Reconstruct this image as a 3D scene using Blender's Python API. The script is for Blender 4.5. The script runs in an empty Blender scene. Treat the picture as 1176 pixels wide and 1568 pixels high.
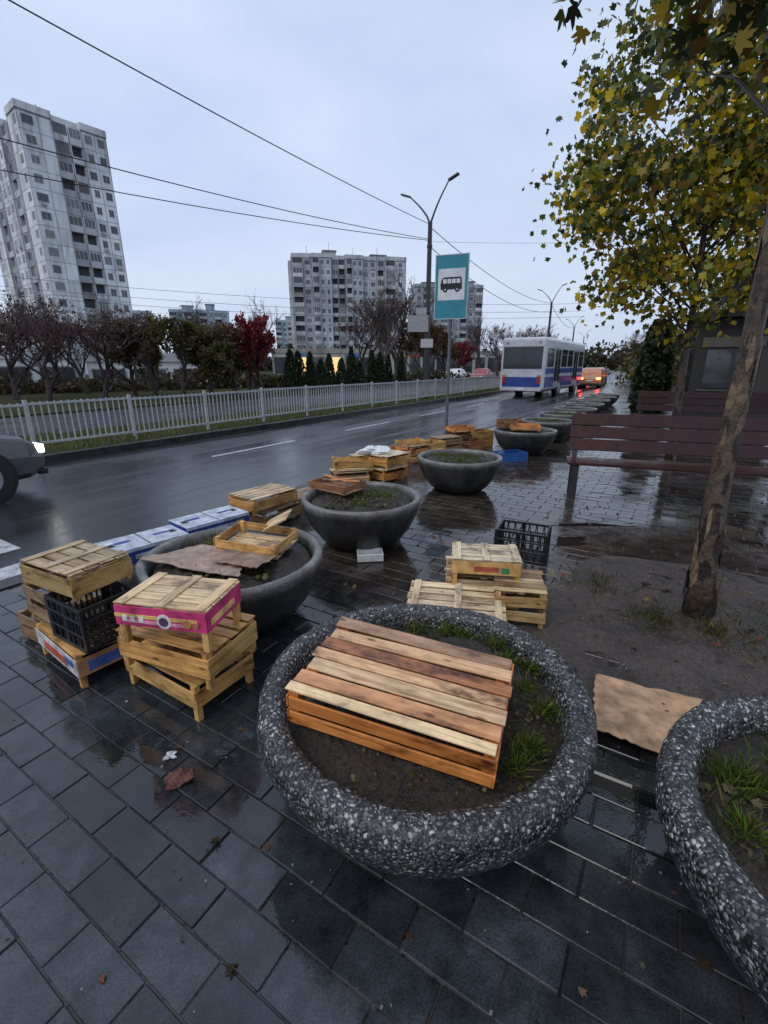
import bpy, math, random
import numpy as np
from mathutils import Vector, Matrix
random.seed(7); np.random.seed(7)
R=math.radians
scene=bpy.context.scene
COL=scene.collection

# ---------------------------------------------------------------- materials
def newmat(name):
    m=bpy.data.materials.new(name); m.use_nodes=True
    nt=m.node_tree; nt.nodes.clear()
    out=nt.nodes.new('ShaderNodeOutputMaterial')
    b=nt.nodes.new('ShaderNodeBsdfPrincipled')
    nt.links.new(b.outputs[0],out.inputs[0])
    return m,nt,b,out
def N(nt,t): return nt.nodes.new(t)
def ramp(nt,fac,stops):
    r=nt.nodes.new('ShaderNodeValToRGB'); e=r.color_ramp.elements
    while len(e)<len(stops): e.new(.5)
    for i,(p,c) in enumerate(stops):
        e[i].position=p
        e[i].color=(c,c,c,1) if isinstance(c,(int,float)) else (*c,1)
    nt.links.new(fac,r.inputs[0]); return r.outputs[0]
def mul(nt,a,b,f=1.0,mode='MULTIPLY'):
    m=nt.nodes.new('ShaderNodeMix'); m.data_type='RGBA'; m.blend_type=mode
    m.inputs[0].default_value=f
    for s,i in ((a,6),(b,7)):
        if isinstance(s,tuple): m.inputs[i].default_value=(*s,1)
        else: nt.links.new(s,m.inputs[i])
    return m.outputs[2]
def mixf(nt,fac,a,b):
    m=nt.nodes.new('ShaderNodeMix'); m.data_type='RGBA'
    nt.links.new(fac,m.inputs[0])
    for s,i in ((a,6),(b,7)):
        if isinstance(s,tuple): m.inputs[i].default_value=(*s,1)
        else: nt.links.new(s,m.inputs[i])
    return m.outputs[2]
def attr(nt,n): 
    a=nt.nodes.new('ShaderNodeAttribute'); a.attribute_name=n; return a
def mapping(nt,vec,sc):
    m=nt.nodes.new('ShaderNodeMapping'); m.inputs['Scale'].default_value=sc
    nt.links.new(vec,m.inputs[0]); return m.outputs[0]
def noise(nt,vec,scale,detail=3,rough=.55,dist=0):
    n=nt.nodes.new('ShaderNodeTexNoise'); n.inputs['Scale'].default_value=scale
    n.inputs['Detail'].default_value=detail; n.inputs['Roughness'].default_value=rough
    n.inputs['Distortion'].default_value=dist
    if vec is not None: nt.links.new(vec,n.inputs[0])
    return n.outputs[0]
def bump(nt,b,h,strength,dist):
    n=nt.nodes.new('ShaderNodeBump'); n.inputs['Strength'].default_value=strength
    n.inputs['Distance'].default_value=dist; nt.links.new(h,n.inputs['Height'])
    nt.links.new(n.outputs[0],b.inputs['Normal']); return n
def pos(nt): return nt.nodes.new('ShaderNodeNewGeometry').outputs['Position']

def mat_wood():
    m,nt,b,o=newmat('raw_wood')
    c=attr(nt,'Col').outputs[0]; g=attr(nt,'gr').outputs[1]
    n1=noise(nt,mapping(nt,g,(2.0,55,55)),1.0,3,.7,.8)
    n2=noise(nt,mapping(nt,g,(4,8,8)),1.0,4,.7)
    v=N(nt,'ShaderNodeTexVoronoi'); v.inputs['Scale'].default_value=1.0
    nt.links.new(mapping(nt,g,(6,15,15)),v.inputs[0])
    k=ramp(nt,v.outputs['Distance'],[(.0,(.10,.05,.025)),(.09,(.28,.14,.07)),(.16,(1,1,1))])
    x=mul(nt,c,ramp(nt,n1,[(.28,(.44,.31,.21)),(.48,(.92,.87,.82)),(.75,(1.15,1.13,1.12))]))
    x=mul(nt,x,ramp(nt,n2,[(.33,(.20,.16,.14)),(.46,(.74,.70,.66)),(.6,(1.04,1.03,1.02))]))
    x=mul(nt,x,k,.8)
    nt.links.new(x,b.inputs['Base Color'])
    nt.links.new(ramp(nt,n2,[(.3,.25),(.6,.6)]),b.inputs['Roughness'])
    bump(nt,b,n1,.4,.004); return m
def mat_attr(name,rough=.5,nscale=8,lo=.75,hi=1.1,metal=0,b_s=0,coat=0,spec=.5,det=3):
    m,nt,b,o=newmat(name)
    c=attr(nt,'Col').outputs[0]
    n=noise(nt,pos(nt),nscale,det,.65)
    nt.links.new(mul(nt,c,ramp(nt,n,[(.3,lo),(.7,hi)])),b.inputs['Base Color'])
    nt.links.new(ramp(nt,n,[(.3,max(.03,rough*.6)),(.7,min(1,rough*1.3))]),b.inputs['Roughness'])
    b.inputs['Metallic'].default_value=metal
    b.inputs['Specular IOR Level'].default_value=spec
    if b_s: bump(nt,b,n,b_s,.01)
    return m
def mat_leaf():
    m,nt,b,o=newmat('leaves')
    c=attr(nt,'Col').outputs[0]
    b.inputs['Roughness'].default_value=.45
    nt.links.new(c,b.inputs['Base Color'])
    t=nt.nodes.new('ShaderNodeBsdfTranslucent'); nt.links.new(mul(nt,c,(1.6,1.4,.7)),t.inputs[0])
    mx=nt.nodes.new('ShaderNodeMixShader'); mx.inputs[0].default_value=.45
    nt.links.new(b.outputs[0],mx.inputs[1]); nt.links.new(t.outputs[0],mx.inputs[2]); nt.links.new(mx.outputs[0],o.inputs[0])
    return m
def mat_aggregate():
    m,nt,b,o=newmat('exposed_aggregate')
    P=pos(nt)
    wv=N(nt,'ShaderNodeVectorMath'); wv.operation='ADD'
    nz=N(nt,'ShaderNodeTexNoise'); nz.inputs['Scale'].default_value=45; nz.inputs['Detail'].default_value=1; nt.links.new(P,nz.inputs[0])
    sc=N(nt,'ShaderNodeVectorMath'); sc.operation='SCALE'; sc.inputs['Scale'].default_value=.014; nt.links.new(nz.outputs['Color'],sc.inputs[0])
    nt.links.new(P,wv.inputs[0]); nt.links.new(sc.outputs[0],wv.inputs[1]); Pw=wv.outputs[0]
    v=N(nt,'ShaderNodeTexVoronoi'); v.inputs['Scale'].default_value=76; nt.links.new(Pw,v.inputs[0])
    v2=N(nt,'ShaderNodeTexVoronoi'); v2.inputs['Scale'].default_value=145; nt.links.new(Pw,v2.inputs[0])
    sep=N(nt,'ShaderNodeSeparateColor'); nt.links.new(v.outputs['Color'],sep.inputs[0])
    sep2=N(nt,'ShaderNodeSeparateColor'); nt.links.new(v2.outputs['Color'],sep2.inputs[0])
    st=[(0,(.04,.042,.048)),(.28,(.08,.082,.09)),(.48,(.15,.15,.155)),(.62,(.12,.10,.08)),(.74,(.27,.27,.27)),(.90,(.52,.51,.50))]
    pc=ramp(nt,sep.outputs[0],st); pc2=ramp(nt,sep2.outputs[1],st)
    pc=mul(nt,pc,ramp(nt,v.outputs['Distance'],[(.36,1.0),(.56,.10)]))
    pc2=mul(nt,pc2,ramp(nt,v2.outputs['Distance'],[(.32,.8),(.55,.12)]))
    sel=ramp(nt,sep.outputs[1],[(.48,0.0),(.52,1.0)])
    x=mixf(nt,sel,pc2,pc)
    big=noise(nt,P,3.0,3); x=mul(nt,x,ramp(nt,big,[(.3,.6),(.65,1.2)]))
    nt.links.new(x,b.inputs['Base Color'])
    b.inputs['Roughness'].default_value=.40
    inv=mul(nt,ramp(nt,v.outputs['Distance'],[(.1,1.0),(.6,0.0)]),ramp(nt,v2.outputs['Distance'],[(.1,1.0),(.6,.4)]))
    bump(nt,b,inv,.9,.008); return m
def mat_concrete():
    m,nt,b,o=newmat('wet_concrete')
    P=pos(nt); n=noise(nt,P,4,4,.7); f=noise(nt,P,110,2,.7)
    x=ramp(nt,n,[(.25,(.030,.028,.027)),(.5,(.075,.07,.066)),(.75,(.16,.155,.145))])
    x=mul(nt,x,ramp(nt,f,[(.3,.5),(.7,1.5)]))
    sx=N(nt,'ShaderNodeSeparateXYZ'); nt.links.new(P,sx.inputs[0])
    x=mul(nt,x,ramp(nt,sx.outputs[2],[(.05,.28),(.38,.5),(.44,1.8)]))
    nt.links.new(x,b.inputs['Base Color'])
    nt.links.new(ramp(nt,n,[(.3,.16),(.7,.46)]),b.inputs['Roughness'])
    bump(nt,b,f,.5,.004); return m
def mat_soil(name='soil',c0=(.012,.010,.008),c1=(.05,.038,.028),wet=.45,sc=9):
    m,nt,b,o=newmat(name)
    P=pos(nt); n=noise(nt,P,sc,5,.7); f=noise(nt,P,60,4,.75)
    x=ramp(nt,n,[(.3,c0),(.7,c1)])
    x=mul(nt,x,ramp(nt,f,[(.3,.3),(.7,2.0)]))
    nt.links.new(x,b.inputs['Base Color'])
    nt.links.new(ramp(nt,n,[(.38,wet*.2),(.6,min(1,wet*1.8))]),b.inputs['Roughness'])
    bump(nt,b,mul(nt,n,f,.7),1.0,.05); return m
def mat_tiles():
    m,nt,b,o=newmat('wet_paving')
    P=pos(nt); c=attr(nt,'Col').outputs[0]
    big=noise(nt,P,1.1,4,.65,.4); mid=noise(nt,P,8,4,.7); f=noise(nt,P,180,2)
    x=mul(nt,c,ramp(nt,mid,[(.3,.45),(.7,1.4)])); x=mul(nt,x,ramp(nt,f,[(.3,.6),(.7,1.45)]))
    x=mul(nt,x,ramp(nt,big,[(.35,.40),(.65,1.15)]))
    nt.links.new(x,b.inputs['Base Color'])
    nt.links.new(mul(nt,ramp(nt,big,[(.42,.04),(.64,.27)]),ramp(nt,mid,[(.3,.6),(.7,1.5)])),b.inputs['Roughness'])
    b.inputs['Specular IOR Level'].default_value=.6
    bump(nt,b,mid,.22,.006); return m
def mat_asphalt(name='wet_asphalt',r0=.05,r1=.36,k=1.0):
    m,nt,b,o=newmat(name)
    P=pos(nt); g=attr(nt,'gr').outputs[1]
    st=noise(nt,mapping(nt,g,(.10,1.5,1)),1.0,3,.6,.4); f=noise(nt,P,120,2,.7); mid=noise(nt,P,.9,4)
    x=ramp(nt,f,[(.3,(.010*k,.011*k,.013*k)),(.7,(.038*k,.039*k,.043*k))])
    x=mul(nt,x,ramp(nt,mid,[(.3,.7),(.7,1.3)]))
    nt.links.new(x,b.inputs['Base Color'])
    nt.links.new(mul(nt,ramp(nt,st,[(.40,r0),(.60,r1)]),ramp(nt,mid,[(.3,.7),(.7,1.2)])),b.inputs['Roughness'])
    bump(nt,b,f,.35,.003); return m
def mat_far_paving():
    m,nt,b,o=newmat('far_paving')
    g=attr(nt,'gr').outputs[1]; P=pos(nt)
    br=N(nt,'ShaderNodeTexBrick'); br.inputs['Scale'].default_value=1.0
    br.inputs['Brick Width'].default_value=.2; br.inputs['Row Height'].default_value=.1
    br.inputs['Mortar Size'].default_value=.006
    br.inputs['Color1'].default_value=(.050,.038,.033,1); br.inputs['Color2'].default_value=(.075,.058,.050,1)
    br.inputs['Mortar'].default_value=(.014,.012,.011,1)
    nt.links.new(g,br.inputs[0])
    big=noise(nt,P,1.1,4,.65)
    nt.links.new(mul(nt,br.outputs[0],ramp(nt,big,[(.3,.6),(.7,1.3)])),b.inputs['Base Color'])
    nt.links.new(ramp(nt,big,[(.36,.05),(.62,.32)]),b.inputs['Roughness'])
    bump(nt,b,noise(nt,P,30,3),.25,.006); return m
def mat_ground():
    m,nt,b,o=newmat('ground_grass')
    P=pos(nt); n=noise(nt,P,.25,5,.7); f=noise(nt,P,14,3,.7)
    x=ramp(nt,n,[(.35,(.025,.035,.010)),(.5,(.045,.048,.017)),(.65,(.05,.038,.024))])
    nt.links.new(mul(nt,x,ramp(nt,f,[(.3,.5),(.7,1.6)])),b.inputs['Base Color'])
    b.inputs['Roughness'].default_value=.9; b.inputs['Specular IOR Level'].default_value=.1
    bump(nt,b,f,.8,.05); return m
def mat_emit(name,col,s):
    m,nt,b,o=newmat(name)
    b.inputs['Base Color'].default_value=(*col,1)
    b.inputs['Emission Color'].default_value=(*col,1); b.inputs['Emission Strength'].default_value=s
    return m
def mat_facade():
    m,nt,b,o=newmat('panel_facade')
    c=attr(nt,'Col').outputs[0]; P=pos(nt)
    n=noise(nt,mapping(nt,P,(.5,.5,.10)),1.0,4,.7)
    x=mul(nt,c,ramp(nt,n,[(.32,.50),(.5,.93),(.7,1.08)]))
    nt.links.new(x,b.inputs['Base Color']); b.inputs['Roughness'].default_value=.8; return m
def mat_puddle():
    m,nt,b,o=newmat('puddle_water'); b.inputs['Base Color'].default_value=(.012,.011,.010,1); b.inputs['Roughness'].default_value=.02
    return m
WOOD=mat_wood(); LEAF=mat_leaf(); AGG=mat_aggregate(); CONC=mat_concrete()
SOIL=mat_soil(); MUD=mat_soil('mud',(.018,.015,.014),(.10,.076,.062),.34,2.6)
TILE=mat_tiles(); ASPH=mat_asphalt(); ASPH2=mat_asphalt('damp_asphalt',.5,.8,.8); FARP=mat_far_paving(); GRND=mat_ground()
FAC=mat_facade(); PUD=mat_puddle()
PAINT=mat_attr('painted_surface',.45,6,.8,1.1)
PLASTIC=mat_attr('plastic',.4,25,.8,1.15)
METAL=mat_attr('metal_painted',.45,20,.65,1.1,0,.1)
CARP=mat_attr('car_paint',.2,3,.8,1.08,0,0,0,.6)
CARD=mat_attr('cardboard',.7,11,.45,1.15,0,.2)
BARK=mat_attr('bark',.5,24,.3,1.5,0,.8,det=4)
TWIG=mat_attr('twigs',.8,3,.8,1.1,det=1)
BENCH=mat_attr('bench_paint',.42,12,.5,1.25,0,.15,0,.4)
RUB=mat_attr('rubber',.6,20,.8,1.1,det=1)
CLOTH=mat_attr('cloth',.85,30,.8,1.1)
GLASS=mat_attr('dark_glass',.08,2,.8,1.2,0,0,0,.8,det=1)
LAMPRED=mat_emit('tail_light',(1,.07,.02),28); LAMPW=mat_emit('head_light',(1,.93,.8),8)
WARM=mat_emit('lit_window',(1,.62,.25),.8)

# ---------------------------------------------------------------- mesh builder
class M:
    def __init__(s): s.v=[];s.f=[];s.c=[];s.g=[];s.m=[]
    def add(s,vs,fs,col,mi=0,gr=None):
        o=len(s.v); s.v+= [tuple(v) for v in vs]
        s.f+=[tuple(i+o for i in f) for f in fs]
        s.c+=[col]*len(vs) if not isinstance(col,list) else col
        s.g+=gr if gr else [tuple(v) for v in vs]
        s.m+=[mi]*len(fs)
    def box(s,c,d,col,mi=0,rot=None,jit=True,T=None):
        x,y,z=d[0]/2,d[1]/2,d[2]/2
        loc=[(sx*x,sy*y,sz*z) for sz in(-1,1) for sy in(-1,1) for sx in(-1,1)]
        ax=sorted(range(3),key=lambda i:-d[i])
        off=(random.uniform(0,50),random.uniform(0,50),random.uniform(0,50)) if jit else (0,0,0)
        gr=[(p[ax[0]]+off[0],p[ax[1]]+off[1],p[ax[2]]+off[2]) for p in loc]
        if rot is not None: loc=[rot@Vector(p) for p in loc]
        vs=[(p[0]+c[0],p[1]+c[1],p[2]+c[2]) for p in loc]
        s.add(vs,[(0,2,3,1),(4,5,7,6),(0,1,5,4),(2,6,7,3),(0,4,6,2),(1,3,7,5)],col,mi,gr)
    def tube(s,pts,rad,sides=8,col=(.1,.1,.1),mi=0,cap=True):
        pts=[Vector(p) for p in pts]; n=len(pts)
        if not isinstance(rad,(list,tuple)): rad=[rad]*n
        vs=[];gr=[];L=0
        d0=(pts[1]-pts[0]).normalized()
        up=Vector((0,0,1)) if abs(d0.z)<.9 else Vector((1,0,0))
        u=d0.cross(up).normalized()
        off=random.uniform(0,20)
        for i in range(n):
            d=(pts[min(i+1,n-1)]-pts[max(i-1,0)]).normalized()
            u=(u-d*u.dot(d)).normalized(); w=d.cross(u)
            if i: L+=(pts[i]-pts[i-1]).length
            for k in range(sides):
                a=2*math.pi*k/sides
                p=pts[i]+(u*math.cos(a)+w*math.sin(a))*rad[i]
                vs.append(p); gr.append((L+off,k*.1,0))
        fs=[]
        for i in range(n-1):
            for k in range(sides):
                k2=(k+1)%sides
                fs.append((i*sides+k,i*sides+k2,(i+1)*sides+k2,(i+1)*sides+k))
        if cap:
            fs.append(tuple(reversed(range(sides)))); fs.append(tuple((n-1)*sides+k for k in range(sides)))
        s.add(vs,fs,col,mi,gr)
    def cyl(s,c,r,h,axis='z',sides=20,col=(.1,.1,.1),mi=0):
        c=Vector(c); a={'x':Vector((1,0,0)),'y':Vector((0,1,0)),'z':Vector((0,0,1))}[axis]*h/2
        s.tube([c-a,c+a],r,sides,col,mi)
    def build(s,name,mats,parent=None,loc=None,rz=0,smooth=False,bevel=0,seg=1):
        me=bpy.data.meshes.new(name); me.from_pydata(s.v,[],s.f)
        a=me.color_attributes.new('Col','FLOAT_COLOR','POINT')
        a.data.foreach_set('color',np.array([(c[0],c[1],c[2],1) for c in s.c],dtype=np.float32).ravel())
        g=me.attributes.new('gr','FLOAT_VECTOR','POINT')
        g.data.foreach_set('vector',np.array(s.g,dtype=np.float32).ravel())
        for m in mats: me.materials.append(m)
        me.polygons.foreach_set('material_index',s.m)
        if smooth: me.polygons.foreach_set('use_smooth',[True]*len(s.f))
        me.update()
        ob=bpy.data.objects.new(name,me); COL.objects.link(ob)
        if parent: ob.parent=parent
        if loc is not None: ob.location=loc
        ob.rotation_euler=(0,0,rz)
        if bevel:
            b=ob.modifiers.new('b','BEVEL'); b.width=bevel; b.segments=seg; b.limit_method='ANGLE'
        return ob
def empty(name,loc=(0,0,0),rz=0):
    e=bpy.data.objects.new(name,None); COL.objects.link(e); e.location=loc; e.rotation_euler=(0,0,rz); e.empty_display_size=.2
    return e
def scatter(name,tpl,cent,size,rots,cols,mat,parent=None):
    tpl=np.array(tpl,dtype=np.float64); k=len(tpl); n=len(cent)
    v=np.einsum('nij,kj->nki',rots,tpl)*np.asarray(size)[:,None,None]+np.asarray(cent)[:,None,:]
    me=bpy.data.meshes.new(name)
    me.vertices.add(n*k); me.vertices.foreach_set('co',v.ravel())
    me.loops.add(n*k); me.loops.foreach_set('vertex_index',np.arange(n*k,dtype=np.int32))
    me.polygons.add(n); me.polygons.foreach_set('loop_start',np.arange(0,n*k,k,dtype=np.int32))
    me.polygons.foreach_set('loop_total',np.full(n,k,dtype=np.int32))
    me.update(calc_edges=True)
    a=me.color_attributes.new('Col','FLOAT_COLOR','POINT')
    c4=np.ones((n,k,4),dtype=np.float32); c4[:,:,:3]=np.asarray(cols)[:,None,:]
    a.data.foreach_set('color',c4.ravel())
    me.materials.append(mat)
    ob=bpy.data.objects.new(name,me); COL.objects.link(ob)
    if parent: ob.parent=parent
    return ob
def randrot(n,tilt=None):
    az=np.random.uniform(0,2*np.pi,n)
    ti=np.random.uniform(-np.pi,np.pi,n) if tilt is None else np.random.uniform(-tilt,tilt,n)
    t2=np.random.uniform(-np.pi,np.pi,n) if tilt is None else np.random.uniform(-tilt,tilt,n)
    def rx(a):
        z=np.zeros((n,3,3)); c,s=np.cos(a),np.sin(a); z[:,0,0]=1;z[:,1,1]=c;z[:,1,2]=-s;z[:,2,1]=s;z[:,2,2]=c; return z
    def rz(a):
        z=np.zeros((n,3,3)); c,s=np.cos(a),np.sin(a); z[:,2,2]=1;z[:,0,0]=c;z[:,0,1]=-s;z[:,1,0]=s;z[:,1,1]=c; return z
    def ry(a):
        z=np.zeros((n,3,3)); c,s=np.cos(a),np.sin(a); z[:,1,1]=1;z[:,0,0]=c;z[:,0,2]=s;z[:,2,0]=-s;z[:,2,2]=c; return z
    return rz(az)@rx(ti)@ry(t2)
def leaf_tpl(pr):
    o=[]
    for a,r in pr:
        x=r*math.cos(R(a))*.55; y=r*math.sin(R(a))*.55; o.append((x,y,-abs(x)*.5-.35*y*y))
    return o
LEAFT=leaf_tpl([(90,1.0),(70,.58),(44,.88),(22,.56),(-12,.66),(-50,.42),(-90,.22),(-130,.42),(-168,.66),(158,.56),(136,.88),(110,.58)])
LEAFN=leaf_tpl([(90,1.08),(80,.74),(73,.80),(63,.48),(52,.80),(41,1.0),(32,.72),(20,.50),(8,.64),(-12,.78),(-26,.48),(-60,.33),(-88,.10),(-92,.10),(-120,.33),(-154,.48),(-168,.78),(172,.64),(160,.50),(148,.72),(139,1.0),(128,.80),(117,.48),(107,.80),(100,.74)])
QUADT=[(-.5,-.3,0),(.1,-.5,.1),(.5,.2,0),(-.1,.5,-.1)]
BLADE=[(-.022,0,0),(.022,0,0),(.018,.04,.55),(.0,.22,.95),(-.018,.04,.55)]
def palette(n,pal,w=None,jit=.25):
    p=np.array(pal); i=np.random.choice(len(p),n,p=w)
    return p[i]*np.random.uniform(1-jit,1+jit,(n,1))

# ---------------------------------------------------------------- road frame
TH0=31.3
def th(s): return R(TH0 if s<22 else (TH0-6.2*min(1,(s-22)/40)))
_x=[0.0];_y=[0.0]
for i in range(0,700): 
    t=th(i+.5); _x.append(_x[-1]+math.sin(t)); _y.append(_y[-1]+math.cos(t))
def W(s,n,z=0.0):
    t=th(s)
    if s<=0: x,y=s*math.sin(t),s*math.cos(t)
    else:
        i=min(int(s),699); f=s-i; x=_x[i]+f*math.sin(t); y=_y[i]+f*math.cos(t)
    return (x+n*math.cos(t), y-n*math.sin(t), z)
def S(s,n,z=0.0): return W(1.10*s-.157*n+.06,1.035*n-.04,z)   # site notes -> metres
def C(x,y): return (.985*x,1.155*y+.07)
def AG(d): return math.atan2(1.173*math.sin(R(d)),math.cos(R(d)))
def hd(s): return -th(s)
def ribbon(name,n0,n1,z,s0,s1,mat,col=(.3,.3,.3),zb=None,step=1.0):
    m=M(); k=max(1,int(math.ceil((s1-s0)/step)))
    vs=[];gr=[];fs=[]
    prof=[(n0,z),(n1,z)] if zb is None else [(n0,zb),(n0,z),(n1,z),(n1,zb)]
    q=len(prof)
    for i in range(k+1):
        s=s0+(s1-s0)*i/k
        for n,zz in prof: vs.append(W(s,n,zz)); gr.append((s,n+zz,0))
    for i in range(k):
        for j in range(q-1): fs.append((i*q+j,i*q+j+1,(i+1)*q+j+1,(i+1)*q+j))
    if zb is not None: fs+= [(0,3,2,1),(k*q,k*q+1,k*q+2,k*q+3)]
    m.add(vs,[tuple(reversed(f)) for f in fs],col,0,gr)
    return m.build(name,[mat])
m=M(); m.add([(-1500,-1500,-.18),(1500,-1500,-.18),(1500,1500,-.18),(-1500,1500,-.18)],[(0,1,2,3)],(.1,.1,.1)); m.build('ground',[GRND])
ribbon('road',-9.68,-4.22,-.12,-60,320,ASPH)
ribbon('far_carriageway_road',-19.5,-12.9,-.12,-60,320,ASPH2)
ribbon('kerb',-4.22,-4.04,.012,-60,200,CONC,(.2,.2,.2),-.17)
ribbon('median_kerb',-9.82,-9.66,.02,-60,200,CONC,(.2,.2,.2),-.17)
ribbon('median_grass_verge',-12.9,-9.82,.0,-60,200,GRND,zb=-.17)
ribbon('park_ground',-95,-19.5,-.06,-60,200,GRND,zb=-.17,step=2)
ribbon('pavement',-4.04,9.3,-.002,-60,200,FARP,zb=-.17)
ribbon('side_lawn',9.3,60,.0,-60,200,GRND,zb=-.17,step=2)
mk=M()
def mark(m,s0,s1,n0,n1,z=-.116):
    k=max(1,int((s1-s0)/1)); 
    for i in range(k):
        a=s0+(s1-s0)*i/k; b=s0+(s1-s0)*(i+1)/k
        m.add([W(a,n0,z),W(a,n1,z),W(b,n1,z),W(b,n0,z)],[(0,1,2,3)],(.55,.56,.58))
s=5.9
while s<120:
    mark(mk,s,s+2.4,-7.62,-7.51); s+=4.5
for i in range(6): mark(mk,-2.4,1.72,-4.84-.88*i,-4.36-.88*i)
mk.build('road_markings',[mat_attr('worn_road_paint',.35,14,.4,1.15)])

# near paving slabs
t=M()
rw,ln=.138,.276
for i in range(int(-1.6/rw),int(10.2/rw)):
    s=i*rw
    for j in range(int(-4.04/ln),int(4.8/ln)+1):
        n=j*ln+(ln/2 if i%2 else 0)
        if n-ln/2<-4.04: continue
        if 2.1<s<4.2 and .2<n<2.9: continue
        br=min(1,max(0,(s-1.4)/1.5))*min(1,max(0,(n+3.6)/1.2))
        br=max(br,min(1,max(0,(n-.2)/1.2))*.7)
        k=random.uniform(.65,1.3)
        c=tuple(k*(a*(1-br)+b*br) for a,b in zip((.040,.046,.054),(.050,.038,.031)))
        z=random.gauss(0,.0012); x,y,_=W(s,n)
        rot=Matrix.Rotation(hd(0)+random.gauss(0,.006),3,'Z')@Matrix.Rotation(random.gauss(0,.009),3,'X')@Matrix.Rotation(random.gauss(0,.006),3,'Y')
        t.box((x,y,-.0135+z),(ln-.005-abs(random.gauss(0,.001)),rw-.005-abs(random.gauss(0,.001)),.04),c,0,rot)
t.build('paving_slabs',[TILE],bevel=.0028,seg=1)
def blob(name,ctr,rad,z,mat,amp=.02,nr=26,na=72,ang=0,irr=.12,seed=0,sq=True):
    rnd=random.Random(seed); ph=[rnd.uniform(0,6.28) for _ in range(12)]
    m=M(); vs=[];fs=[]
    for i in range(nr+1):
        for k in range(na):
            a=2*math.pi*k/na
            e=1+irr*(math.sin(2*a+ph[0])*.6+math.sin(3*a+ph[1])*.5+math.sin(5*a+ph[2])*.35+math.sin(9*a+ph[3])*.2+math.sin(17*a+ph[7])*.1)
            q=(abs(math.cos(a))**4+abs(math.sin(a))**4)**-.25 if sq else 1
            r=i/nr*e*q
            x=r*rad[0]*math.cos(a); y=r*rad[1]*math.sin(a)
            X=x*math.cos(ang)-y*math.sin(ang); Y=x*math.sin(ang)+y*math.cos(ang)
            h=amp*(math.sin(X*7+ph[4])*math.sin(Y*6+ph[5])*.4+math.sin(X*19+Y*13+ph[6])*.25+rnd.uniform(-.25,.25)+.5)
            f=min(1,(1-i/nr)*5)
            vs.append((ctr[0]+X,ctr[1]+Y,z+h*f-(.02 if (i==nr and amp) else 0)))
    for i in range(nr):
        for k in range(na):
            k2=(k+1)%na; fs.append((i*na+k,(i+1)*na+k,(i+1)*na+k2,i*na+k2))
    m.add(vs,fs,(.1,.1,.1)); return m.build(name,[mat],smooth=True)
mc=W(3.17,1.45)
blob('mud_bed',mc,(1.98,1.30),.006,MUD,.04,nr=40,na=120,ang=hd(0),irr=.09,seed=3)
for i,(x,y,rx,ry) in enumerate([(1.72,4.05,.22,.09),(2.3,4.55,.30,.07)]):
    blob('puddle',(x,y),(rx,ry),.0112,PUD,0,3,60,.0,.55,20+i,False)

# ---------------------------------------------------------------- planters
def planter(x,y,r=.575,kind=0,soilz=.36,sc=1.0):
    e=empty('concrete_planter',(x,y,0))
    if kind==0:
        pr=[(.28,0),(.33,.015),(.44,.12),(.52,.22),(.560,.29),(.578,.34),(.584,.385),(.579,.42),(.565,.443),(.542,.455),(.515,.453),(.495,.440),(.482,.41),(.472,.35),(.45,.28)]
        mat=AGG
    else:
        pr=[(.27,0),(.31,.012),(.40,.08),(.48,.19),(.54,.31),(.565,.40),(.572,.44),(.565,.458),(.54,.463),(.518,.455),(.508,.43),(.50,.36),(.45,.28)]
        mat=CONC
    f=r/.585; na=128 if kind==0 else 72
    m=M(); vs=[];fs=[]
    rnd=random.Random(int(x*1000)); am=.0035 if kind==0 else .001
    for a_,(rr,z) in enumerate(pr):
        for k in range(na):
            a=2*math.pi*k/na; w=1+.007*math.sin(3*a+x)+.005*math.sin(7*a+y)+rnd.uniform(-am,am)
            vs.append((rr*f*w*math.cos(a),rr*f*w*math.sin(a),z*sc+rnd.uniform(-am,am)*.6))
    for i in range(len(pr)-1):
        for k in range(na):
            k2=(k+1)%na; fs.append((i*na+k,i*na+k2,(i+1)*na+k2,(i+1)*na+k))
    m.add(vs,fs,(.1,.1,.1)); m.build('bowl',[mat],e,smooth=True)
    s=blob('soil_fill',(0,0),(.49*f,.49*f),soilz*sc,SOIL,.045,34,96,0,0,int(x*100),False); s.parent=e
    return e
def tufts(name,spots,parent=None,pal=((.10,.18,.025),(.16,.26,.035),(.22,.26,.06),(.05,.10,.015),(.20,.17,.07)),h=(.03,.085)):
    Cc=[];Sz=[]
    for (x,y,z,r,n) in spots:
        a=np.random.uniform(0,6.283,n); q=np.abs(np.random.normal(0,.5,n))*r
        Cc.append(np.stack([x+q*np.cos(a),y+q*np.sin(a),np.full(n,z)],1)); Sz.append(np.random.uniform(h[0],h[1],n))
    Cc=np.concatenate(Cc);Sz=np.concatenate(Sz);n=len(Cc)
    return scatter(name,BLADE,Cc,Sz,randrot(n,.95),palette(n,pal),LEAF,parent)
def litter(name,spots,size=(.03,.07),pal=((.12,.07,.03),(.22,.13,.03),(.07,.045,.03),(.10,.11,.03)),tilt=.35,parent=None,tpl=None):
    Cc=[];
    for (x,y,z,rx,ry,n) in spots:
        Cc.append(np.stack([np.random.uniform(x-rx,x+rx,n),np.random.uniform(y-ry,y+ry,n),np.full(n,z)+np.random.uniform(0,.008,n)],1))
    Cc=np.concatenate(Cc);n=len(Cc)
    return scatter(name,tpl or LEAFT,Cc,np.random.uniform(size[0],size[1],n)**1.0,randrot(n,tilt),palette(n,pal),LEAF,parent)
p0=planter(.15,1.475,.628,0)
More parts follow.
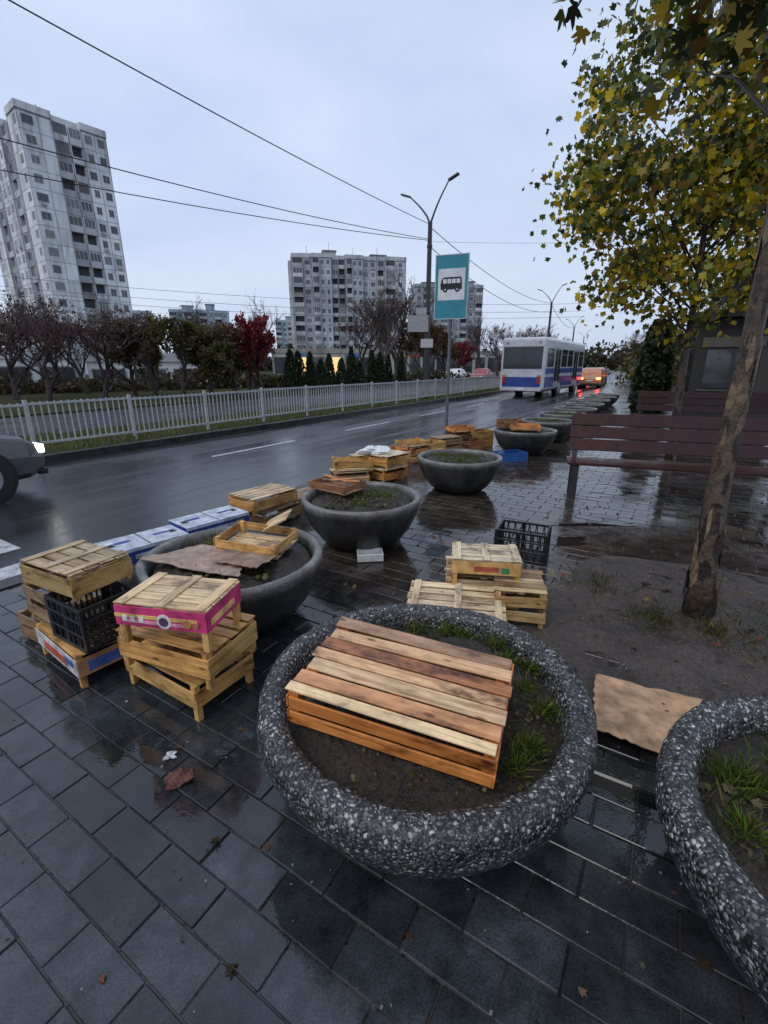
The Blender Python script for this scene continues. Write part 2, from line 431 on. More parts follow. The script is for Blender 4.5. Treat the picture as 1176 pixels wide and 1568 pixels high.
tufts('weeds',[(.36,.33,.375,.05,80),(.40,.02,.38,.05,110),(.33,-.27,.38,.06,210),(.44,-.10,.38,.05,160),(.15,.42,.38,.05,170),(.0,.44,.38,.05,90),(.22,.38,.38,.05,140),(.46,.15,.38,.04,80),(.27,-.34,.38,.05,130),(.38,.20,.38,.04,100),(-.2,-.2,.38,.02,12),(.05,-.30,.38,.02,14)],p0,h=(.025,.08))
LP=((.05,.03,.018),(.10,.06,.025),(.035,.025,.018),(.12,.10,.03),(.16,.14,.05))
litter('leaf_litter',[(.05,-.28,.392,.36,.16,260),(.38,0,.392,.10,.3,260),(.1,.42,.392,.3,.06,160)],(.006,.026),LP,.7,parent=p0)
p1=planter(1.385,.80,.620,0)
tufts('weeds',[(-.3,.28,.38,.10,280),(-.25,.05,.38,.10,260),(-.35,-.12,.38,.08,200),(-.1,.3,.38,.10,220),(0,0,.38,.2,240),(-.40,.12,.38,.07,160)],p1,h=(.03,.095))
litter('leaf_litter',[(-.1,0,.392,.34,.34,650)],(.010,.045),((.10,.07,.04),(.16,.12,.07),(.05,.035,.02),(.10,.11,.03)),.7,parent=p1)
for i,(s,n,r) in enumerate([(1.29,-2.11,.58),(2.70,-2.18,.565),(4.78,-2.15,.575),(7.63,-2.12,.59),(9.3,-2.1,.59),(10.9,-2.1,.59),(12.5,-2.12,.59),(14.2,-2.15,.59),(16.0,-2.2,.59),(17.8,-2.2,.59),(19.6,-2.25,.59)]):
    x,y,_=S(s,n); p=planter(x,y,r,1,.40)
    if i<6:
        litter('leaf_litter',[(0,0,.432,.30,.30,240)],(.015,.06),LP+((.13,.16,.04),),.6,parent=p)
        tufts('weeds',[(.15,.1,.42,.3,200),(-.2,.2,.42,.2,160),(0,-.2,.42,.3,120)],p,h=(.03,.085))

# ---------------------------------------------------------------- crates
YEL=(.74,.44,.15); ORG=(.72,.33,.10); PALE=(.78,.60,.36); OLD=(.36,.24,.13); DARK=(.28,.13,.06); WHT=(.82,.70,.49)
def jc(c,a=.14):
    k=random.uniform(1-a,1+a); h=random.uniform(.93,1.07); return (min(.95,c[0]*k),min(.95,c[1]*k*h),min(.95,c[2]*k*h*h))
def slatw(nb,Wd,var=.25):
    w=[random.uniform(1-var,1+var) for _ in range(nb)]; t_=sum(w); out=[];u=-Wd/2
    for q in w: d=q/t_*Wd; out.append((u+d/2,d)); u+=d
    return out
def crate(name,x,y,z,L,Wd,H,deg,side=YEL,top=None,kind='open',nb=5,rows=2,bh=None,tilt=(0,0),cross=False,post=.03,topgap=.012,feet=.03,raw=False,alts=None,old=.15):
    top=top or side; m=M(); th_=.008
    bh=bh or (H-feet)/rows*.78
    hx,hy=L/2,Wd/2
    for sx in(-1,1):
        for sy in(-1,1):
            m.box((sx*(hx-post/2-th_),sy*(hy-post/2-th_),H/2),(post,post,H-.004),jc(side))
    for r in range(rows):
        zc=(H-feet)*(r+.5)/rows+ (feet if kind=='open' else 0) 
        if kind=='flipped': zc=H-(H-feet)*(r+.5)/rows-.009
        for sy in(-1,1):
            m.box((random.gauss(0,.002),sy*(hy-th_/2),zc+random.gauss(0,.002)),(L-2*th_-.001,th_,bh),jc(side,.2),0,Matrix.Rotation(random.gauss(0,.010),3,'Y'))
        for sx in(-1,1):
            m.box((sx*(hx-th_/2),0,zc+random.gauss(0,.002)),(th_,Wd-.001,bh),jc(side,.2),0,Matrix.Rotation(random.gauss(0,.010),3,'X'))
    zt=H+th_/2-.001 if kind=='flipped' else feet-.012
    for (yy,d) in slatw(nb,Wd):
        c=jc(top,.2)
        if alts and random.random()<.35: c=jc(random.choice(alts),.12)
        elif random.random()<old: c=jc(OLD,.3)
        m.box((random.gauss(0,.004),yy,zt+random.uniform(0,.003)),(L+random.uniform(-.012,.008),d-topgap*random.uniform(.6,1.5),th_),c,0,Matrix.Rotation(random.gauss(0,.006),3,'Z')@Matrix.Rotation(random.gauss(0,.005),3,'Y'))
    if kind=='flipped':
        for xx in(-hx+.03,0,hx-.03):
            m.box((xx,0,H-.009),(.045,Wd-.03,.007),jc(side))
        if cross:
            for xx in(-hx+.05,0.01,hx-.05): m.box((xx,0,H+.0125),(.045,Wd,.006),jc(top))
    else:
        for xx in(-hx+.04,0,hx-.04): m.box((xx,0,feet-.022),(.04,Wd-.03,.009),jc(side))
    if not raw: x,y=C(x,y)
    ob=m.build(name,[WOOD],None,(x,y,z),bevel=.0015)
    ob.rotation_euler=(R(tilt[0]),R(tilt[1]),R(deg) if raw else AG(deg)); return ob
RB=[(.58,.27,.13),(.68,.38,.20),(.50,.29,.17)]
random.seed(21)
crate('wooden_crate',.075,1.385,.406,.71,.455,.145,-20.5,side=(.78,.29,.07),top=(.90,.62,.37),kind='flipped',nb=7,rows=2,bh=.048,topgap=.009,tilt=(3.5,2.5),post=.035,feet=.02,raw=True,alts=RB,old=0)
random.seed(8)
crate('wooden_crate',-1.03,1.70,.0,.56,.36,.20,-27,side=YEL,kind='flipped',nb=5,rows=1,bh=.09,feet=.07)
crate('wooden_crate',-.97,1.63,.212,.54,.35,.19,-18,side=YEL,kind='flipped',nb=5,rows=1,bh=.10,feet=.06)
def fruitbox(x,y,z,deg,Lb,Wb,Hb,col,top,deco):
    m=M()
    for sy in(-1,1): m.box((0,sy*(Wb/2),Hb/2+.02),(Lb,.006,Hb-.03),col,1)
    for sx in(-1,1): m.box((sx*(Lb/2),0,Hb/2+.02),(.006,Wb-.01,Hb-.03),col,1)
    for (yy,d) in slatw(5,Wb): m.box((0,yy,Hb+.012),(Lb+.01,d-.009,.007),jc(top))
    for xx in(-Lb*.43,0,Lb*.43): m.box((xx,0,Hb+.019),(.05,Wb+.006,.006),jc(top))
    for sx in(-1,1):
        for sy in(-1,1): m.box((sx*(Lb/2-.02),sy*(Wb/2-.02),Hb/2-.03),(.03,.03,Hb+.07),jc(YEL))
    deco(m,Wb); x,y=C(x,y)
    return m.build('printed_fruit_box',[WOOD,CARD],None,(x,y,z),AG(deg),bevel=.001)
def dpink(m,Wb):
    m.box((-.02,-Wb/2-.0045,.085),(.40,.003,.018),(.85,.55,.15),1); m.box((-.02,-Wb/2-.0045,.060),(.30,.003,.016),(.85,.35,.45),1)
    m.cyl((.02,-Wb/2-.005,.072),.035,.004,'y',20,(.85,.8,.75),1); m.cyl((.02,-Wb/2-.008,.072),.022,.004,'y',16,(.1,.05,.12),1)
    m.cyl((.13,-Wb/2-.005,.072),.022,.004,'y',16,(.7,.3,.1),1); m.cyl((.17,-Wb/2-.0055,.068),.016,.004,'y',16,(.6,.2,.1),1)
    for dx in(-.17,-.13,-.09): m.box((dx,-Wb/2-.0065,.072),(.024,.003,.03),(.9,.85,.8),1)
    m.box((.2235,-.02,.072),(.003,.2,.03),(.85,.55,.2),1)
fruitbox(-.955,1.575,.475,-9,.44,.30,.125,(.70,.05,.20),PALE,dpink)
def pcrate(name,x,y,z,L,Wd,H,deg,col=(.012,.013,.016)):
    m=M()
    for zz in(0.012,H*.36,H*.68,H-.012):
        e=.02 if zz in(.012,H-.012) else .012
        for sy in(-1,1): m.box((0,sy*(Wd/2-.008),zz),(L,.016,e),col)
        for sx in(-1,1): m.box((sx*(L/2-.008),0,zz),(.0155,Wd-.032,e),col)
    nx=int(L/.032); ny=int(Wd/.032)
    for k in range(nx+1):
        xx=-L/2+.008+(L-.016)*k/nx
        for sy in(-1,1):
            big=k in(0,nx,nx//2)
            m.box((xx,sy*(Wd/2-.008),H/2),(.03 if big else .008,.012,H-.01),col,0,Matrix.Rotation(0 if big else .12*(1 if k%2 else -1),3,'Y'))
    for k in range(ny+1):
        yy=-Wd/2+.02+(Wd-.04)*k/ny
        for sx in(-1,1): m.box((sx*(L/2-.008),yy,H/2),(.012,.008,H-.01),col)
    for k in range(nx): m.box((-L/2+.03+(L-.06)*k/(nx-1),0,.012),(.008,Wd-.03,.008),col)
    for k in range(ny): m.box((0,-Wd/2+.03+(Wd-.06)*k/(ny-1),.0125),(L-.03,.008,.0075),col)
    x,y=C(x,y)
    return m.build(name,[PLASTIC],None,(x,y,z),AG(deg),bevel=.0015)
m=M()
for sy,c in((-1,(.65,.62,.58)),(1,(.5,.45,.4))): m.box((0,sy*.17,.125),(.54,.006,.10),c,1)
for sx in(-1,1): m.box((sx*.27,0,.125),(.006,.334,.10),(.55,.25,.12),1)
m.box((.0,-.1745,.12),(.3,.002,.05),(.55,.10,.06),1); m.box((.18,-.1745,.14),(.1,.002,.04),(.05,.15,.4),1); m.box((.2735,-.02,.12),(.002,.2,.06),(.08,.15,.45),1)
for sx in(-1,1):
    for sy in(-1,1): m.box((sx*.25,sy*.15,.10),(.03,.03,.20),jc(YEL))
for k in range(5): m.box((0,-.14+.07*k,.188),(.52,.055,.007),jc(YEL))
m.build('printed_fruit_box',[WOOD,CARD],None,(*C(-1.70,1.90),0),AG(-32),bevel=.001)
pcrate('plastic_crate',-1.60,1.85,.2,.34,.30,.25,-27)
crate('wooden_crate',-1.86,2.02,.2,.30,.34,.25,-27,side=OLD,kind='open',nb=4,rows=2,bh=.07)
crate('wooden_crate',-1.71,1.93,.462,.46,.33,.14,-23,side=(.50,.34,.13),top=(.52,.43,.27),kind='flipped',nb=4,rows=1,bh=.10,cross=True,feet=.02)
crate('wooden_crate',-1.95,2.08,.0,.5,.34,.19,-25,side=OLD,kind='open',nb=4,rows=2)
def cbox(name,x,y,z,L,Wd,H,deg,lid=(.56,.60,.68),side=(.03,.06,.30)):
    m=M(); 
    m.box((0,0,H/2),(L,Wd,H),side)
    m.box((0,0,H+.003),(L+.008,Wd+.008,.006),lid); 
    for sy in(-1,1):
        m.box((0,sy*(Wd/2+.003),H-.012),(L+.008,.004,.02),lid)
        m.box((.02,sy*(Wd/2+.002),H*.42),(L*.5,.003,H*.3),(.5,.52,.55))
        m.box((L*.34,sy*(Wd/2+.002),H*.42),(L*.12,.003,H*.4),(.55,.45,.05))
    m.box((0,0,H+.0075),(.012,Wd*.98,.002),(.12,.12,.14)); m.box((-L*.25,.02,H+.0075),(L*.2,.05,.002),(.05,.08,.3)); m.box((L*.25,.02,H+.0075),(L*.2,.04,.002),(.05,.08,.3))
    for xx in(-L*.4,L*.4): m.box((xx,0,H+.0075),(.05,.07,.002),(.02,.02,.03))
    x,y=C(x,y)
    return m.build(name,[CARD],None,(x,y,z),AG(deg),bevel=.003)
cbox('cardboard_fruit_box',-1.98,2.93,.145,.60,.33,.12,44)
cbox('cardboard_fruit_box',-1.98,2.95,.0,.58,.33,.135,47,lid=(.4,.35,.3),side=(.25,.2,.15))
cbox('cardboard_fruit_box',-1.62,3.38,.165,.60,.33,.12,45)
cbox('cardboard_fruit_box',-1.60,3.40,.0,.58,.33,.15,49,lid=(.4,.35,.3),side=(.25,.2,.15))
crate('wooden_crate',-1.22,3.98,.0,.56,.38,.18,52,side=OLD,kind='flipped',nb=5,rows=1,bh=.1,feet=.05)
crate('wooden_crate',-1.28,3.93,.19,.58,.40,.16,50,side=YEL,top=PALE,kind='flipped',nb=5,rows=1,bh=.1,feet=.04)
crate('wooden_crate',-.95,4.32,.0,.5,.34,.20,48,side=OLD,kind='flipped',nb=5,rows=2,feet=.03)
crate('wooden_crate',-.85,2.38,.462,.44,.32,.10,-14,side=YEL,top=PALE,kind='open',nb=4,rows=1,bh=.055,feet=.022,tilt=(3,2))
m=M(); m.box((0,0,0),(.30,.10,.01),PALE); o=m.build('loose_wood_plank',[WOOD],None,(*C(-.74,2.48),.60),0,bevel=.001); o.rotation_euler=(R(35),R(-28),R(-40))
def sheet(name,pts,z,col,mat=CARD,seed=0,amp=.01,n=14,raw=False):
    rnd=random.Random(seed); a,b,c,d=[Vector(p if raw else C(*p)) for p in pts]; m=M(); vs=[];fs=[]; cs=[]
    for i in range(n+1):
        for j in range(n+1):
            u,v=i/n,j/n; p=(a*(1-u)+b*u)*(1-v)+(d*(1-u)+c*u)*v
            e=.008 if (i in(0,n) or j in(0,n)) else 0
            h=z+amp*(math.sin(u*5+seed)*math.cos(v*4)+.5*math.sin(u*11+v*7)+rnd.uniform(-.15,.15))+amp
            vs.append((p.x+rnd.uniform(-e,e),p.y+rnd.uniform(-e,e),h)); k_=rnd.uniform(.85,1.1); cs.append(tuple(q*k_ for q in col))
    k=len(vs); vs2=[(x,y,zz-.004) for x,y,zz in vs]
    for i in range(n):
        for j in range(n):
            q=(i*(n+1)+j,(i+1)*(n+1)+j,(i+1)*(n+1)+j+1,i*(n+1)+j+1); fs.append(q)
    fs2=[tuple(reversed([i+k for i in q])) for q in fs]
    m.add(vs+vs2,fs+fs2,cs+cs); return m.build(name,[mat],smooth=False)
sheet('cardboard_sheet',[(-1.53,2.17),(-1.25,2.40),(-.89,2.30),(-.83,1.97)],.462,(.44,.31,.24),seed=1,amp=.006)
sheet('cardboard_sheet',[(-1.04,2.12),(-.76,2.42),(-.60,2.36),(-.74,2.02)],.478,(.33,.22,.15),seed=4,amp=.008)
sheet('cardboard_sheet',[(1.13,1.70),(1.57,1.53),(1.21,1.22),(.95,1.38)],.052,(.54,.33,.185),seed=2,amp=.005)
crate('wooden_crate',-.46,3.66,.462,.46,.32,.085,-32,side=(.35,.16,.07),top=(.40,.22,.12),kind='open',nb=4,rows=1,bh=.05,feet=.02)
m=M()
for k,(dx,dy,dz,rr) in enumerate([(0,0,.0,5),(.08,.05,.012,40),(-.08,.03,.01,-30)]): m.box((dx,dy,dz),(.38,.035,.009),jc(ORG),0,Matrix.Rotation(R(rr),3,'Z'))
m.build('loose_wood_planks',[WOOD],None,(*C(-.42,3.63),.555),R(-20),bevel=.001)
crate('wooden_crate',-.50,5.42,.0,.5,.34,.19,15,side=OLD,top=PALE,kind='flipped',nb=4,rows=1,bh=.1)
crate('wooden_crate',-.46,5.45,.20,.54,.36,.17,12,side=YEL,top=PALE,kind='open',nb=4,rows=1,bh=.10)
crate('wooden_crate',.06,5.62,.0,.5,.34,.19,40,side=ORG,top=PALE,kind='flipped',nb=4,rows=1,bh=.1)
crate('wooden_crate',.08,5.70,.20,.54,.38,.17,44,side=YEL,top=WHT,kind='flipped',nb=4,rows=1,bh=.11)
crate('wooden_crate',.10,6.25,.0,.5,.34,.34,40,side=ORG,kind='open',nb=4,rows=3)
crate('wooden_crate',-.25,5.95,.0,.5,.34,.30,30,side=YEL,top=WHT,kind='flipped',nb=4,rows=2)
m=M(); vs=[];fs=[]
for i in range(9):
    for k in range(14):
        a=2*math.pi*k/14; ph=math.pi*i/8; r=1+.3*math.sin(3*a+i)+random.uniform(-.15,.15)
        vs.append((.22*r*math.sin(ph)*math.cos(a),.12*r*math.sin(ph)*math.sin(a),.05+.06*math.cos(ph)*r))
for i in range(8):
    for k in range(14): fs.append((i*14+k,i*14+(k+1)%14,(i+1)*14+(k+1)%14,(i+1)*14+k))
m.add(vs,fs,(.75,.77,.8)); m.build('white_plastic_bag',[PLASTIC],None,(*C(-.16,5.66),.37),R(20))
crate('wooden_crate',.52,6.75,.0,.5,.36,.28,38,side=ORG,top=PALE,kind='flipped',nb=4,rows=2)
crate('wooden_crate',.50,6.72,.292,.5,.36,.10,30,side=YEL,top=PALE,kind='open',nb=4,rows=1)
crate('wooden_crate',.85,7.15,.0,.5,.36,.30,40,side=YEL,top=PALE,kind='open',nb=4,rows=2)
crate('wooden_crate',1.20,7.55,.0,.55,.36,.30,30,side=OLD,top=OLD,kind='flipped',nb=4,rows=2)
crate('wooden_crate',1.70,7.75,.0,.5,.36,.22,10,side=DARK,kind='open',nb=4,rows=2)
crate('wooden_crate',2.00,8.2,.0,.5,.36,.34,15,side=(.5,.3,.1),kind='open',nb=4,rows=3)
crate('wooden_crate',1.60,8.15,.0,.5,.36,.30,25,side=DARK,kind='flipped',nb=4,rows=2)
crate('wooden_crate',1.58,8.12,.31,.5,.36,.12,22,side=ORG,kind='open',nb=4,rows=1)
pcrate('plastic_crate',1.40,7.8,.0,.5,.34,.24,30,(.03,.03,.035))
m=M(); m.box((0,0,.012),(.22,.15,.02),(.62,.63,.62))
for sy in(-1,1): m.box((0,sy*.07,.045),(.22,.012,.05),(.62,.63,.62))
for sx in(-1,1): m.box((sx*.105,0,.045),(.012,.128,.05),(.62,.63,.62))
m.build('polystyrene_tray',[PLASTIC],None,(-.12,3.64,.011),R(6),bevel=.004)
crate('wooden_crate',.47,2.21,.045,.62,.36,.13,-9,side=YEL,top=WHT,kind='flipped',nb=5,rows=1,bh=.085,cross=True,tilt=(9,0))
crate('wooden_crate',.90,2.30,.012,.32,.36,.24,-9,side=(.70,.48,.22),top=PALE,kind='flipped',nb=5,rows=2,bh=.07)
def dgreen(m,Wb):
    m.box((0,-Wb/2-.0045,.075),(.16,.003,.035),(.5,.10,.05),1); m.box((.12,-Wb/2-.0045,.07),(.05,.003,.04),(.08,.3,.1),1); m.box((.2235,0,.07),(.003,.28,.09),(.02,.20,.11),1)
fruitbox(.70,2.43,.26,-7,.44,.30,.12,YEL,WHT,dgreen)
crate('wooden_crate',.70,2.48,.0,.5,.34,.25,-7,side=PALE,kind='flipped',nb=5,rows=2)
pcrate('plastic_crate',1.23,3.17,.0,.42,.30,.27,-22)
pcrate('blue_plastic_crate',2.28,6.92,.0,.5,.34,.15,15,(.02,.10,.32))
x,y,_=S(7.63,-2.12)
crate('wooden_crate',x-.05,y-.12,.465,.52,.36,.11,-8,side=ORG,top=PALE,kind='open',nb=4,rows=1,bh=.07,feet=.03,raw=True)
crate('wooden_crate',x-.25,y+.2,.465,.40,.30,.16,15,side=DARK,kind='open',nb=4,rows=2,raw=True)
m=M(); m.box((0,0,.0),(.62,.10,.09),(.05,.05,.05)); m.build('kerb_stone',[TILE],None,(*C(1.06,1.13),.0),R(-30),bevel=.008)
sheet('paper_scrap',[(-.95,1.275),(-.915,1.30),(-.90,1.27),(-.94,1.25)],.014,(.7,.72,.74),seed=5,amp=.006,n=4)
sheet('rag',[(-.90,1.17),(-.80,1.22),(-.77,1.17),(-.86,1.12)],.016,(.13,.045,.035),mat=CLOTH,seed=6,amp=.012,n=8)
def SP(s,n): return S(s,n)[:2]
litter('fallen_leaves',[(*SP(1,-1.6),.014,2.2,1.2,80),(*SP(4,-1.5),.014,1.6,2.2,130),(*SP(3,1.3),.050,1.5,1.3,620),(*SP(5.5,1.2),.014,2.2,1.5,160),(.2,.5,.014,1.0,.4,20),(*SP(12,0),.012,4,4,200)],(.012,.055),pal=((.12,.055,.03),(.30,.17,.03),(.06,.04,.025),(.22,.08,.03),(.09,.06,.035)),tilt=.6,tpl=LEAFN)
litter('street_litter',[(*SP(1.2,-1.8),.011,2.4,1.4,260),(*SP(4,-1.5),.011,1.8,2.4,260),(.3,.5,.011,1.4,.6,120),(*SP(3,1.3),.045,1.6,1.4,400)],(.003,.012),pal=((.30,.28,.25),(.10,.08,.06),(.16,.10,.05),(.45,.44,.42),(.05,.04,.03)),tilt=.5,tpl=QUADT)
tufts('sparse_weeds',[(2.05,2.45,.03,.5,300),(1.75,2.6,.03,.25,200),(2.6,2.5,.03,.4,200),(1.6,3.1,.03,.3,120)],pal=((.09,.12,.03),(.14,.15,.05),(.11,.08,.04)),h=(.03,.10))
n=9000; ss=np.random.uniform(-8,44,n); nn=np.random.uniform(-12.8,-9.86,n)
Cv=np.array([W(a,b,0) for a,b in zip(ss,nn)])
scatter('verge_grass',[(p[0]*4,p[1],p[2]) for p in BLADE],Cv,np.random.uniform(.06,.17,n),randrot(n,.6),palette(n,((.08,.12,.025),(.14,.15,.04),(.05,.07,.018))),LEAF)

# ---------------------------------------------------------------- benches
def bench(x,y,deg,L):
    x,y=C(x,y); e=empty('park_bench',(x,y,0),AG(deg)); red=(.060,.018,.015); m=M()
    for k in range(4): m.box((L/2,.05+k*.108,.452),(L,.097,.035),jc(red,.2))
    m.build('seat',[BENCH],e,bevel=.006,seg=2)
    m=M(); 
    for k in range(3):
        zz=.62+k*.158; m.box((L/2,.47+.036*k+.02,zz),(L-.04,.032,.148),jc(red,.2),0,Matrix.Rotation(R(-13),3,'X'))
    m.build('backrest',[BENCH],e,bevel=.006,seg=2)
    m=M(); k=(.035,.033,.033)
    for xx in[.10,L-.10]:
        m.box((xx,.06,.215),(.08,.07,.43),k); m.box((xx,.42,.215),(.08,.07,.43),k); m.box((xx,.24,.41),(.079,.42,.05),k)
        m.box((xx,.535,.72),(.06,.05,.62),k,0,Matrix.Rotation(R(-13),3,'X'))
    m.build('frame',[METAL],e,bevel=.004)
bench(2.30,4.75,-16,3.0)
bench(6.15,9.6,-20,3.4)

# ---------------------------------------------------------------- trees
def plane_tree(name,base,top,r0,crown,leafn,size,pal,seed,pw=None,sd=.22,nclump=70,branches=14,shape=None,yb=None,pwr=2,tpl=None):
    rnd=random.Random(seed); np.random.seed(seed)
    e=empty(name,base); bx,by,bz=base
    m=M(); T=Vector(top)-Vector(base); k=14; pts=[];rad=[]
    for i in range(k+1):
        f=i/k; w=Vector((math.sin(f*7+seed)*.03,math.cos(f*6+seed)*.03,0))*min(1,f*3)
        pts.append(T*f+w); rad.append(r0*(1.3-.3*min(1,f*12))*(1-.72*f)*(1+.05*math.sin(f*40)))
    m.tube(pts,rad,16,(.085,.056,.036))
    for i in range(110):
        f=rnd.uniform(.0,.7); p=pts[int(f*k)].lerp(pts[min(k,int(f*k)+1)],f*k-int(f*k)); r=rad[int(f*k)]*.95
        a=rnd.uniform(0,6.28); c=rnd.choice([(.02,.015,.012),(.15,.10,.055),(.20,.14,.08),(.035,.025,.018),(.025,.018,.014),(.10,.05,.02)])
        hh=rnd.uniform(.02,.15); w=rnd.uniform(.15,.6); vs=[];
        for dz,ww in((-hh,.2),(-hh*.4,1),(hh*.5,.8),(hh,.15)):
            for s_ in(-1,0,1):
                aa=a+s_*w*ww; vs.append(p+Vector(((r*1.08)*math.cos(aa),(r*1.08)*math.sin(aa),dz)))
        m.add(vs,[(q*3+j,q*3+j+1,(q+1)*3+j+1,(q+1)*3+j) for q in range(3) for j in range(2)],c)
    cl=[]
    cx,cy,cz,rx,ry,rz_=crown
    while len(cl)<nclump:
        u=Vector((rnd.uniform(-1,1),rnd.uniform(-1,1),rnd.uniform(-1,1)))
        if abs(u.x)**pwr+abs(u.y)**pwr+abs(u.z)**pwr>1 or u.length<.25: continue
        if shape and not shape(u): continue
        cl.append(Vector((cx+u.x*rx-bx,cy+u.y*ry-by,cz+u.z*rz_-bz)))
    order=rnd.sample(range(len(cl)),min(branches,len(cl)))
    for i in order:
        t=cl[i]; h=min(.95,max(.3,(t.z-.8*math.hypot(t.x-T.x,t.y-T.y))/T.z)); p=T*h
        mid=p.lerp(t,.5)+Vector((rnd.uniform(-.1,.1),rnd.uniform(-.1,.1),.08))
        rr=r0*(1-.7*h)*.35
        m.tube([p,p.lerp(mid,.5),mid,mid.lerp(t,.6),t],[rr,rr*.8,rr*.6,rr*.4,rr*.15],6,(.07,.055,.04))
        for q in range(3):
            t2=min(cl,key=lambda c:(c-t).length+rnd.uniform(0,1.0)); 
            m.tube([mid.lerp(t,.5),(mid.lerp(t,.5)+t2)/2+Vector((0,0,.06)),t2],[rr*.35,rr*.25,rr*.1],4,(.06,.05,.04))
    m.build('trunk_and_limbs',[BARK],e,smooth=True)
    Cc=[];Kc=[]
    per=leafn//len(cl)
    for c in cl:
        q=int(per*rnd.uniform(.4,1.6)); sdc=sd*rnd.uniform(.7,1.25)
        Cc.append(np.random.normal(0,1,(q,3))*np.array([sdc*1.15,sdc*1.15,sdc*.75])+np.array(c))
        shade=rnd.uniform(.5,1.35); w=pw
        if yb is not None and pw is not None:
            g=(c.z+bz-cz)/rz_; w=np.array(pw)*np.array([1+max(0,g)*yb if k<2 or k==5 else max(.15,1-g*yb) for k in range(len(pw))]); w=w/w.sum()
        Kc.append(palette(q,pal,w,.35)*shade)
    Cc=np.concatenate(Cc);Kc=np.clip(np.concatenate(Kc),0,.9);n=len(Cc)
    scatter('foliage',tpl or LEAFT,Cc,np.random.uniform(size[0],size[1],n),randrot(n),Kc,LEAF,e)
    return e
GY=[(.06,.09,.02),(.14,.18,.03),(.40,.33,.035),(.58,.42,.03),(.26,.15,.03),(.035,.05,.015)]
PW=[.19,.26,.20,.15,.06,.14]
plane_tree('plane_tree',(2.09,2.69,0),(1.97,2.78,3.9),.072,(2.12,2.80,4.08,1.20,1.0,.84),2600,(.12,.19),[(.03,.045,.010),(.08,.085,.018),(.34,.24,.03),(.16,.08,.02)],11,sd=.12,nclump=90,branches=14,pw=[.36,.30,.20,.14],pwr=4,tpl=LEAFN)
x5,y5=C(5.25,7.0)
plane_tree('plane_tree',(x5,y5,0),(x5-.3,y5,6.1),.075,(x5-.2,y5,4.50,2.15,1.9,2.25),11500,(.10,.17),GY,5,pw=PW,sd=.24,nclump=125,branches=50,shape=lambda u:(abs(u.x)<1-.40*max(0,u.z)) and not(u.z<-.75 and abs(u.x)>.75),yb=.9)
plane_tree('plane_tree',(8.6,9.7,0),(8.5,9.7,6.1),.09,(8.5,9.7,4.5,2.3,2.0,2.2),6000,(.12,.2),GY,9,pw=PW,sd=.3,nclump=70,branches=20)
plane_tree('plane_tree',(13.3,18,0),(13.2,18,5.2),.09,(13.2,18,3.8,1.9,2.0,1.7),3500,(.15,.26),GY,12,pw=PW,sd=.34,nclump=50,branches=20)
np.random.seed(3)

def tree_mesh(seed,depth=6,spread=.55,col=(.045,.032,.030)):
    rnd=random.Random(seed); m=M(); tips=[]
    def grow(p,d,L,r,dep):
        pts=[p];rad=[r]
        for i in range(3):
            d=(d+Vector((rnd.gauss(0,.10),rnd.gauss(0,.10),rnd.gauss(.05,.05)))).normalized()
            p=p+d*L/3; pts.append(p); rad.append(r*(1-.14*(i+1)))
        m.tube(pts,rad,6 if dep>=depth-1 else 3,col,0,False)
        tips.append(pts[2]); tips.append(pts[3])
        if dep==0: return
        for c in range(3 if dep<depth else 4):
            ax=Vector((rnd.gauss(0,1),rnd.gauss(0,1),rnd.gauss(0,.3))).normalized()
            nd=(d+ax*spread*rnd.uniform(.6,1.35)).normalized()
            st=pts[3] if c<2 else pts[rnd.choice([1,2])]
            grow(st,nd,L*rnd.uniform(.6,.86),r*.60,dep-1)
    grow(Vector((0,0,0)),Vector((0,0,1)),.25,.020,depth)
    mx=max(v[2] for v in m.v); m.v=[(v[0]/mx,v[1]/mx,v[2]/mx) for v in m.v]
    tips=[t/mx for t in tips]
    return m,tips
variants={}
def small_tree(name,key,loc,H,rz,wd=1.0):
    if key not in variants:
        seed,dep,leaf,nl,spread,col,lsz=KEYS[key]
        m,tips=tree_mesh(seed,dep,spread=spread,col=col)
        ob=m.build('branches',[TWIG]); lo=None
        if nl:
            idx=np.random.randint(0,len(tips),nl); Q=np.array([tips[i] for i in idx])+np.random.normal(0,.02,(nl,3))
            Q=Q[Q[:,2]>.2]; nl=len(Q)
            lo=scatter('foliage',QUADT,Q,np.random.uniform(lsz[0],lsz[1],nl),randrot(nl),palette(nl,leaf,None,.45),LEAF)
        variants[key]=(ob.data,lo.data if lo else None)
        bpy.data.objects.remove(ob); 
        if lo: bpy.data.objects.remove(lo)
    e=empty(name,loc,rz); e.scale=(H*wd,H*wd,H)
    for d,nm in zip(variants[key],('branches','foliage')):
        if d: o=bpy.data.objects.new(nm,d); COL.objects.link(o); o.parent=e
    return e
PUR=((.07,.025,.028),(.05,.025,.03),(.09,.05,.035))
KEYS={'bareA':(1,6,PUR,900,.62,(.055,.034,.036),(.010,.024)),
      'bareB':(2,6,PUR,1400,.58,(.055,.032,.036),(.010,.024)),
      'bareC':(3,6,PUR,200,.50,(.06,.042,.038),(.008,.02)),
      'green':(4,5,((.05,.055,.02),(.09,.08,.025),(.12,.09,.03),(.03,.04,.015)),8000,.6,(.04,.03,.025),(.015,.036)),
      'red':(5,5,((.16,.012,.028),(.10,.010,.02),(.24,.025,.04)),6500,.6,(.04,.02,.02),(.015,.036)),
      'brown':(6,5,((.10,.055,.03),(.14,.07,.03),(.06,.04,.025)),4500,.6,(.05,.035,.03),(.014,.034))}
def at(bx,Y,base=-.06): Y2=1.155*Y+.07; return (.85*bx*Y2,Y2,base)
